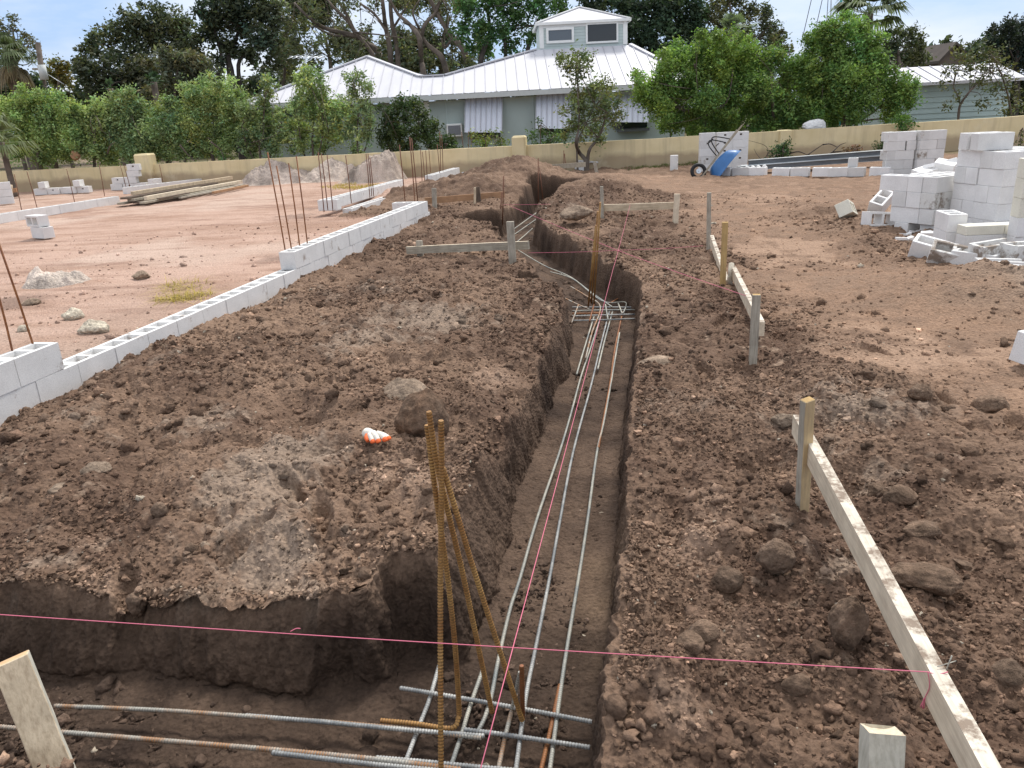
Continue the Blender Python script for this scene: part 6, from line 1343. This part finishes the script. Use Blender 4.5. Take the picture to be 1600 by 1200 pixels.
bush('tall loose light green bush standing before the roof', [(478, 112, 11), (492, 125, 14), (470, 130, 13), (500, 145, 16), (480, 152, 18), (515, 165, 18), (490, 178, 18), (465, 170, 14), (530, 190, 16), (505, 200, 18), (475, 205, 18), (455, 195, 12), (525, 215, 16), (495, 228, 16), (465, 230, 14), (540, 170, 10)], [[(490, 252, 4), (488, 215, 3), (490, 170, 2), (482, 125, 1.4)], [(478, 252, 3), (470, 220, 2.4), (465, 180, 1.5)], [(502, 252, 3), (515, 215, 2.4), (525, 180, 1.4)], [(497, 252, 3), (505, 200, 2), (500, 150, 1.2)]], LIME2, 47, 1.2, .08, 27.6, GFt, 16)
bush('thin leaved bush with a feathery top against the roof', [(548, 128, 10), (562, 122, 9), (575, 140, 11), (550, 150, 12), (570, 165, 13), (555, 185, 14), (580, 190, 13), (545, 210, 14), (570, 218, 14), (560, 238, 12)], [[(560, 252, 3.4), (558, 210, 2.6), (560, 165, 1.6), (552, 128, 1)], [(565, 252, 3), (578, 205, 2), (578, 150, 1)]], (.22, .27, .13), 48, 1.05, .08, 27.5, GFt, 14)
bush('dark green rounded bush left of the white shutter', [(605, 185, 16), (630, 172, 16), (655, 180, 15), (600, 210, 18), (625, 205, 20), (655, 208, 18), (612, 235, 16), (640, 235, 16), (670, 225, 12), (645, 165, 10), (678, 200, 10)], [[(628, 252, 4), (625, 225, 3), (620, 190, 2)], [(632, 252, 4), (650, 215, 3), (655, 185, 1.5)], [(622, 252, 3), (605, 225, 2), (598, 200, 1.2)]], (.062, .092, .034), 49, 1.15, .08, 27.3, GFt, 14, bark='bark_dark')
bush('small dark bush below the air conditioner', [(690, 218, 10), (702, 222, 10), (697, 232, 10), (684, 230, 8), (710, 232, 7)], [[(696, 250, 2.4), (695, 225, 1.4)]], (.062, .098, .036), 50, 1.3, .07, 26.6, GFt, 6)
bush('low yellow green weeds under the wide awning', [(742, 212, 7), (755, 218, 9), (768, 212, 8), (780, 216, 8), (790, 222, 7), (760, 226, 9), (778, 227, 8), (745, 225, 8)], [[(760, 245, 1.6), (758, 215, 1)], [(778, 245, 1.6), (780, 215, 1)]], (.15, .185, .05), 51, .7, .07, 26.2, GFt, 8)
bush('leafy weeds right of the wall pillar', [(832, 212, 8), (845, 205, 9), (842, 190, 6), (860, 215, 10), (875, 212, 10), (835, 225, 8), (855, 226, 9)], [[(845, 240, 1.6), (844, 195, 1)], [(865, 240, 1.8), (866, 212, 1)]], (.08, .13, .05), 52, .9, .07, 25.6, GFt, 8)
tree('small_tree', 'slender two stemmed tree before the awnings, growing through the yellow wall', 'tree', None, 23.2, [(880, 92, 14), (900, 88, 16), (918, 98, 13), (890, 108, 13), (908, 112, 11), (900, 128, 7), (900, 150, 15), (925, 140, 18), (948, 135, 15), (905, 172, 18), (930, 165, 22), (955, 160, 18), (900, 195, 16), (925, 195, 20), (955, 185, 16), (885, 212, 12), (935, 215, 12), (968, 178, 10), (880, 170, 8), (905, 220, 8)],
     [[(915, 251, 7), (905, 238, 6), (900, 222, 5), (905, 195, 3), (903, 150, 2), (900, 100, 1)], [(918, 251, 6), (922, 232, 5), (935, 215, 4), (945, 185, 2.5), (945, 150, 1.2)], [(902, 225, 3), (915, 195, 2), (930, 165, 1.2)]], (.155, .18, .075), .07, 1.0, 53, .7, 'bark', twigs=20)
GBg = 'big bright green bushes at right'
big1 = [(1015, 140, 22), (1040, 115, 24), (1065, 95, 24), (1095, 82, 24), (1125, 75, 24), (1155, 85, 24), (1050, 145, 26), (1085, 125, 28), (1120, 115, 28), (1150, 120, 26), (1030, 170, 20), (1065, 175, 24), (1100, 165, 28), (1140, 160, 26), (1055, 195, 14), (1090, 195, 20), (1125, 195, 20), (1005, 155, 14), (1040, 195, 12), (1150, 195, 16), (1000, 130, 10)]
bush('large bright green bush left of the twin, right beside the house', big1, [[(1100, 212, 7), (1098, 180, 6), (1090, 140, 4), (1085, 100, 2)], [(1098, 190, 4), (1060, 165, 3), (1040, 130, 2)], [(1102, 190, 4), (1135, 160, 3), (1145, 110, 2)], [(1050, 172, 2), (1075, 178, 2), (1095, 186, 3)]], (.185, .275, .07), 54, 1.75, .07, 25.4, GBg, 16, depth=1.1)
big1b = [(1185, 105, 22), (1210, 95, 20), (1235, 110, 20), (1190, 140, 26), (1225, 145, 24), (1195, 175, 24), (1230, 175, 22), (1210, 195, 18), (1245, 190, 14), (1170, 165, 18), (1180, 195, 14), (1175, 80, 12)]
bush('middle bright green bush, lower than its two neighbours', big1b, [[(1208, 208, 6), (1208, 175, 5), (1205, 130, 3), (1205, 100, 2)], [(1208, 180, 4), (1230, 150, 2)]], (.165, .25, .07), 55, 1.7, .07, 25.8, GBg, 10, depth=1.0)
big2 = [(1290, 55, 20), (1315, 45, 20), (1340, 48, 20), (1270, 75, 20), (1300, 80, 26), (1335, 80, 26), (1365, 70, 18), (1265, 105, 22), (1295, 115, 28), (1330, 120, 28), (1365, 105, 24), (1270, 140, 24), (1305, 150, 28), (1345, 150, 28), (1380, 130, 22), (1265, 172, 20), (1300, 180, 20), (1390, 155, 18), (1340, 178, 16), (1405, 140, 18), (1420, 155, 14), (1395, 178, 14), (1425, 135, 10), (1412, 190, 8)]
bush('tallest bright green bush, under the drooping palm', big2, [[(1325, 200, 7), (1322, 165, 6), (1315, 115, 4), (1310, 65, 2)], [(1322, 170, 4), (1350, 130, 3), (1355, 85, 2)], [(1335, 198, 4), (1365, 175, 3.4), (1395, 150, 2)], [(1328, 198, 4), (1355, 188, 3), (1385, 185, 2)], [(1315, 150, 3), (1285, 115, 2)]], (.165, .255, .07), 56, 1.7, .07, 25.6, GBg, 18, depth=1.1)
bush('little green shrub at the foot of the right wall', [(1218, 237, 8), (1226, 230, 7), (1228, 240, 8), (1210, 242, 6), (1230, 223, 4)], [[(1222, 250, 1.5), (1224, 232, 1)]], (.05, .095, .035), 57, 1.4, .06, 22.7, None, 4)
bush('low dark weed behind the left block column', [(1375, 228, 7), (1382, 220, 5), (1380, 235, 7)], [[(1378, 246, 1.4), (1379, 228, 1)]], (.06, .085, .035), 58, 1.3, .06, 22.9, None, 4)
bush('clump of dead brown leaves on the fallen branch', [(1328, 238, 7), (1336, 234, 6), (1333, 243, 6)], [[(1330, 247, 1.2), (1331, 238, 1)]], (.16, .09, .06), 59, 1.2, .07, 22.4, None, 3, name='dead_leaves')
bush('creeper hanging over the right wall', [(1408, 190, 9), (1415, 200, 6), (1398, 196, 6), (1422, 192, 6)], [[(1410, 205, 1.2), (1410, 190, 1)]], (.09, .16, .045), 60, 1.1, .07, 23.9, None, 3, name='creeper')
bush('thin leafy twig of a weed at the right end of the wall', [(1592, 222, 5), (1598, 208, 4), (1597, 232, 5)], [[(1596, 235, 1.5), (1594, 215, 1.2), (1598, 200, .8)]], (.08, .10, .04), 61, .8, .06, 22.8, None, 4)
# palms
def palm(label, px, py, Y, R_, n, base, droop, seed, trunk=None, fan=True, group=None, skirt=0, lean=(0, 0)):
    rg = np.random.default_rng(seed); c = PY(px, py, Y); sc = pxr(px, py, Y); foot = Vector((c.x + lean[0], c.y, 0)); r = empty('palm_tree', foot, label, 'palm', group)
    V = []; F = []; C_ = []
    def blade(a, b, w, col):
        a = np.array(a); b = np.array(b); d = b - a; s = np.cross(d, rg.normal(0, 1, 3)); s /= np.linalg.norm(s) + 1e-9; md = a + d * .45; o = len(V)
        V.extend([a - s * w * .35, a + s * w * .35, md + s * w * .5, b, md - s * w * .5]); F.append((o, o + 1, o + 2, o + 3)); F.append((o, o + 3, o + 4, o)); C_.extend([col] * 5)
    tri = []
    for k in range(n + skirt):
        dead = k >= n
        az = rg.uniform(0, 2 * math.pi); el = rg.uniform(-.35, 1.35) if not dead else rg.uniform(-1.45, -.9); L = R_ * sc * rg.uniform(.75, 1.05)
        d = np.array([math.cos(az) * math.cos(el), math.sin(az) * math.cos(el), math.sin(el)]); hub = np.array(c) + d * L * .45
        side = np.cross(d, [0, 0, 1]); side /= np.linalg.norm(side) + 1e-9; upn = np.cross(side, d)
        blade(c, hub, .05, tuple(np.array(base) * 1.3))
        t_ = math.exp(rg.normal(0, .2)); m_ = 18
        for j in range(m_):
            a_ = (j / (m_ - 1) - .5) * 2.7; v = d * math.cos(a_) + side * math.sin(a_) + upn * .1; l = L * .6 * (1 - .25 * abs(a_) / 1.35) * rg.uniform(.9, 1.1); kk = droop * rg.uniform(.6, 1.3)
            mid = hub + v * l * .55; tip = mid + (v * .45 - np.array([0, 0, kk])) * l * .75; col = tuple(np.array(base if not dead else (.21, .17, .10)) * t_ * rg.uniform(.8, 1.25))
            s = np.cross(v, upn + rg.normal(0, .3, 3)); s /= np.linalg.norm(s) + 1e-9; w = l * .055; o = len(V)
            V.extend([hub - s * w * .4, hub + s * w * .4, mid + s * w, mid - s * w, tip + s * w * .1, tip - s * w * .1]); F.extend([(o, o + 1, o + 2, o + 3), (o + 3, o + 2, o + 4, o + 5)]); C_.extend([col] * 6)
    F = [f for f in F if len(set(f)) == 4]
    np_mesh('fronds', np.array(V) - np.array(foot), np.array(F), MT['leaf'], np.clip(np.array(C_), .005, .8), smooth=False, parent=r)
    if trunk: m = MB(); n_ = 14; m.tube([foot.lerp(c, i / n_) for i in range(n_ + 1)], [trunk * random.uniform(.92, 1.1) for i in range(n_ + 1)], 9); m.build('trunk', MT['bark'], r)
    return r
GP_ = 'palms around the site'
palm('tall palm with big drooping fronds at the top right', 1357, 22, 37, 68, 30, (.13, .16, .085), .55, 1, .2, group=GP_)
palm('ragged palm with hanging dead fronds at the left edge', 14, 88, 34, 48, 30, (.10, .13, .06), .7, 2, .2, group=GP_, skirt=16)
palm('grey green fan palm behind the big right bush', 1148, 52, 33, 40, 24, (.16, .20, .125), .2, 3, .15, group=GP_)
palm('fan palm rising from behind the hedge, right of the tangled trees', 240, 128, 33, 20, 16, (.055, .095, .05), .15, 4, .12, group=GP_)
palm('small fan palm left of the other hedge palm', 172, 138, 33, 18, 14, (.07, .11, .06), .15, 5, .12, group=GP_)
palm('low palm with long pale fronds over the left end of the wall', 2, 222, 25.5, 58, 20, (.17, .20, .10), .65, 6, .09, group=GP_)
# far wood closing the view
rg = np.random.default_rng(77); cl = []
for x in range(-700, 2400, 26):
    top = 118 if x < 1430 else 92 - (x - 1430) * .03
    if x > 2000: top = 60
    for y in np.arange(top - (x - 800) * .02, 236, 15): cl.append((x + rg.uniform(-10, 10), y + rg.uniform(-6, 6), 15 * rg.uniform(.7, 1.2)))
q, F, c = crown_geo(cl, 56, .24, 3.8, (.062, .078, .042), rg, 2.5, .7)
o = np_mesh('distant_woods', q, F, MT['leaf'], c, smooth=False); tag(o, 'far belt of green trees closing the view behind the houses', 'woods', kind='stuff')
# ------------------------------------------------------------------ light and sky
SUN_EL, SUN_AZ = R(56), R(28)     # azimuth measured from +Y towards +X
world = bpy.data.worlds.new("World"); scene.world = world; world.use_nodes = True
nt = world.node_tree; bg = nt.nodes['Background']
sky = N(nt, 'ShaderNodeTexSky', sky_type='NISHITA'); sky.sun_disc = False
sky.sun_elevation = SUN_EL; sky.sun_rotation = SUN_AZ; sky.altitude = 0; sky.air_density = 1.0; sky.dust_density = 1.5; sky.ozone_density = 1.5
tc = N(nt, 'ShaderNodeTexCoord')
mp = N(nt, 'ShaderNodeMapping'); mp.inputs['Scale'].default_value = (1.6, 1.6, 6.0); lk(nt, tc.outputs['Generated'], mp.inputs['Vector'])
cn = N(nt, 'ShaderNodeTexNoise'); cn.inputs['Scale'].default_value = 1.7; cn.inputs['Detail'].default_value = 7; cn.inputs['Roughness'].default_value = .58; lk(nt, mp.outputs[0], cn.inputs['Vector'])
# low sky: pale blue between thin cloud streaks; a bright cloud deck overhead
sep = N(nt, 'ShaderNodeSeparateXYZ'); lk(nt, tc.outputs['Generated'], sep.inputs[0])
cf = ramp(nt, cn.outputs['Fac'], [(0.40, 0.0), (0.68, 0.9)])
low = mix(nt, cf, mix(nt, 0.75, sky.outputs[0], (2.5, 3.6, 5.7)), (5.6, 5.9, 6.3))
deck = mix(nt, ramp(nt, cn.outputs['Fac'], [(0.3, 0.55), (0.6, 1.0)]), sky.outputs[0], (7.6, 7.7, 8.0))
lk(nt, mix(nt, ramp(nt, sep.outputs['Z'], [(0.20, 0.0), (0.5, 1.0)]), low, deck), bg.inputs['Color']); bg.inputs['Strength'].default_value = 0.10
sl = bpy.data.lights.new('sun', 'SUN'); sl.energy = 2.1; sl.angle = R(12); sl.color = (1, .96, .9)
so = bpy.data.objects.new('sun', sl); link(so)
sd_ = Vector((math.sin(SUN_AZ) * math.cos(SUN_EL), math.cos(SUN_AZ) * math.cos(SUN_EL), math.sin(SUN_EL)))
so.rotation_euler = sd_.to_track_quat('Z', 'Y').to_euler(); so.location = (0, 0, 40)
vs = scene.view_settings; vs.view_transform = 'Standard'; vs.look = 'None'; vs.exposure = 0.8; vs.gamma = 1; vs.use_curve_mapping = False
scene.cycles.max_bounces = 8; scene.cycles.use_denoising = True
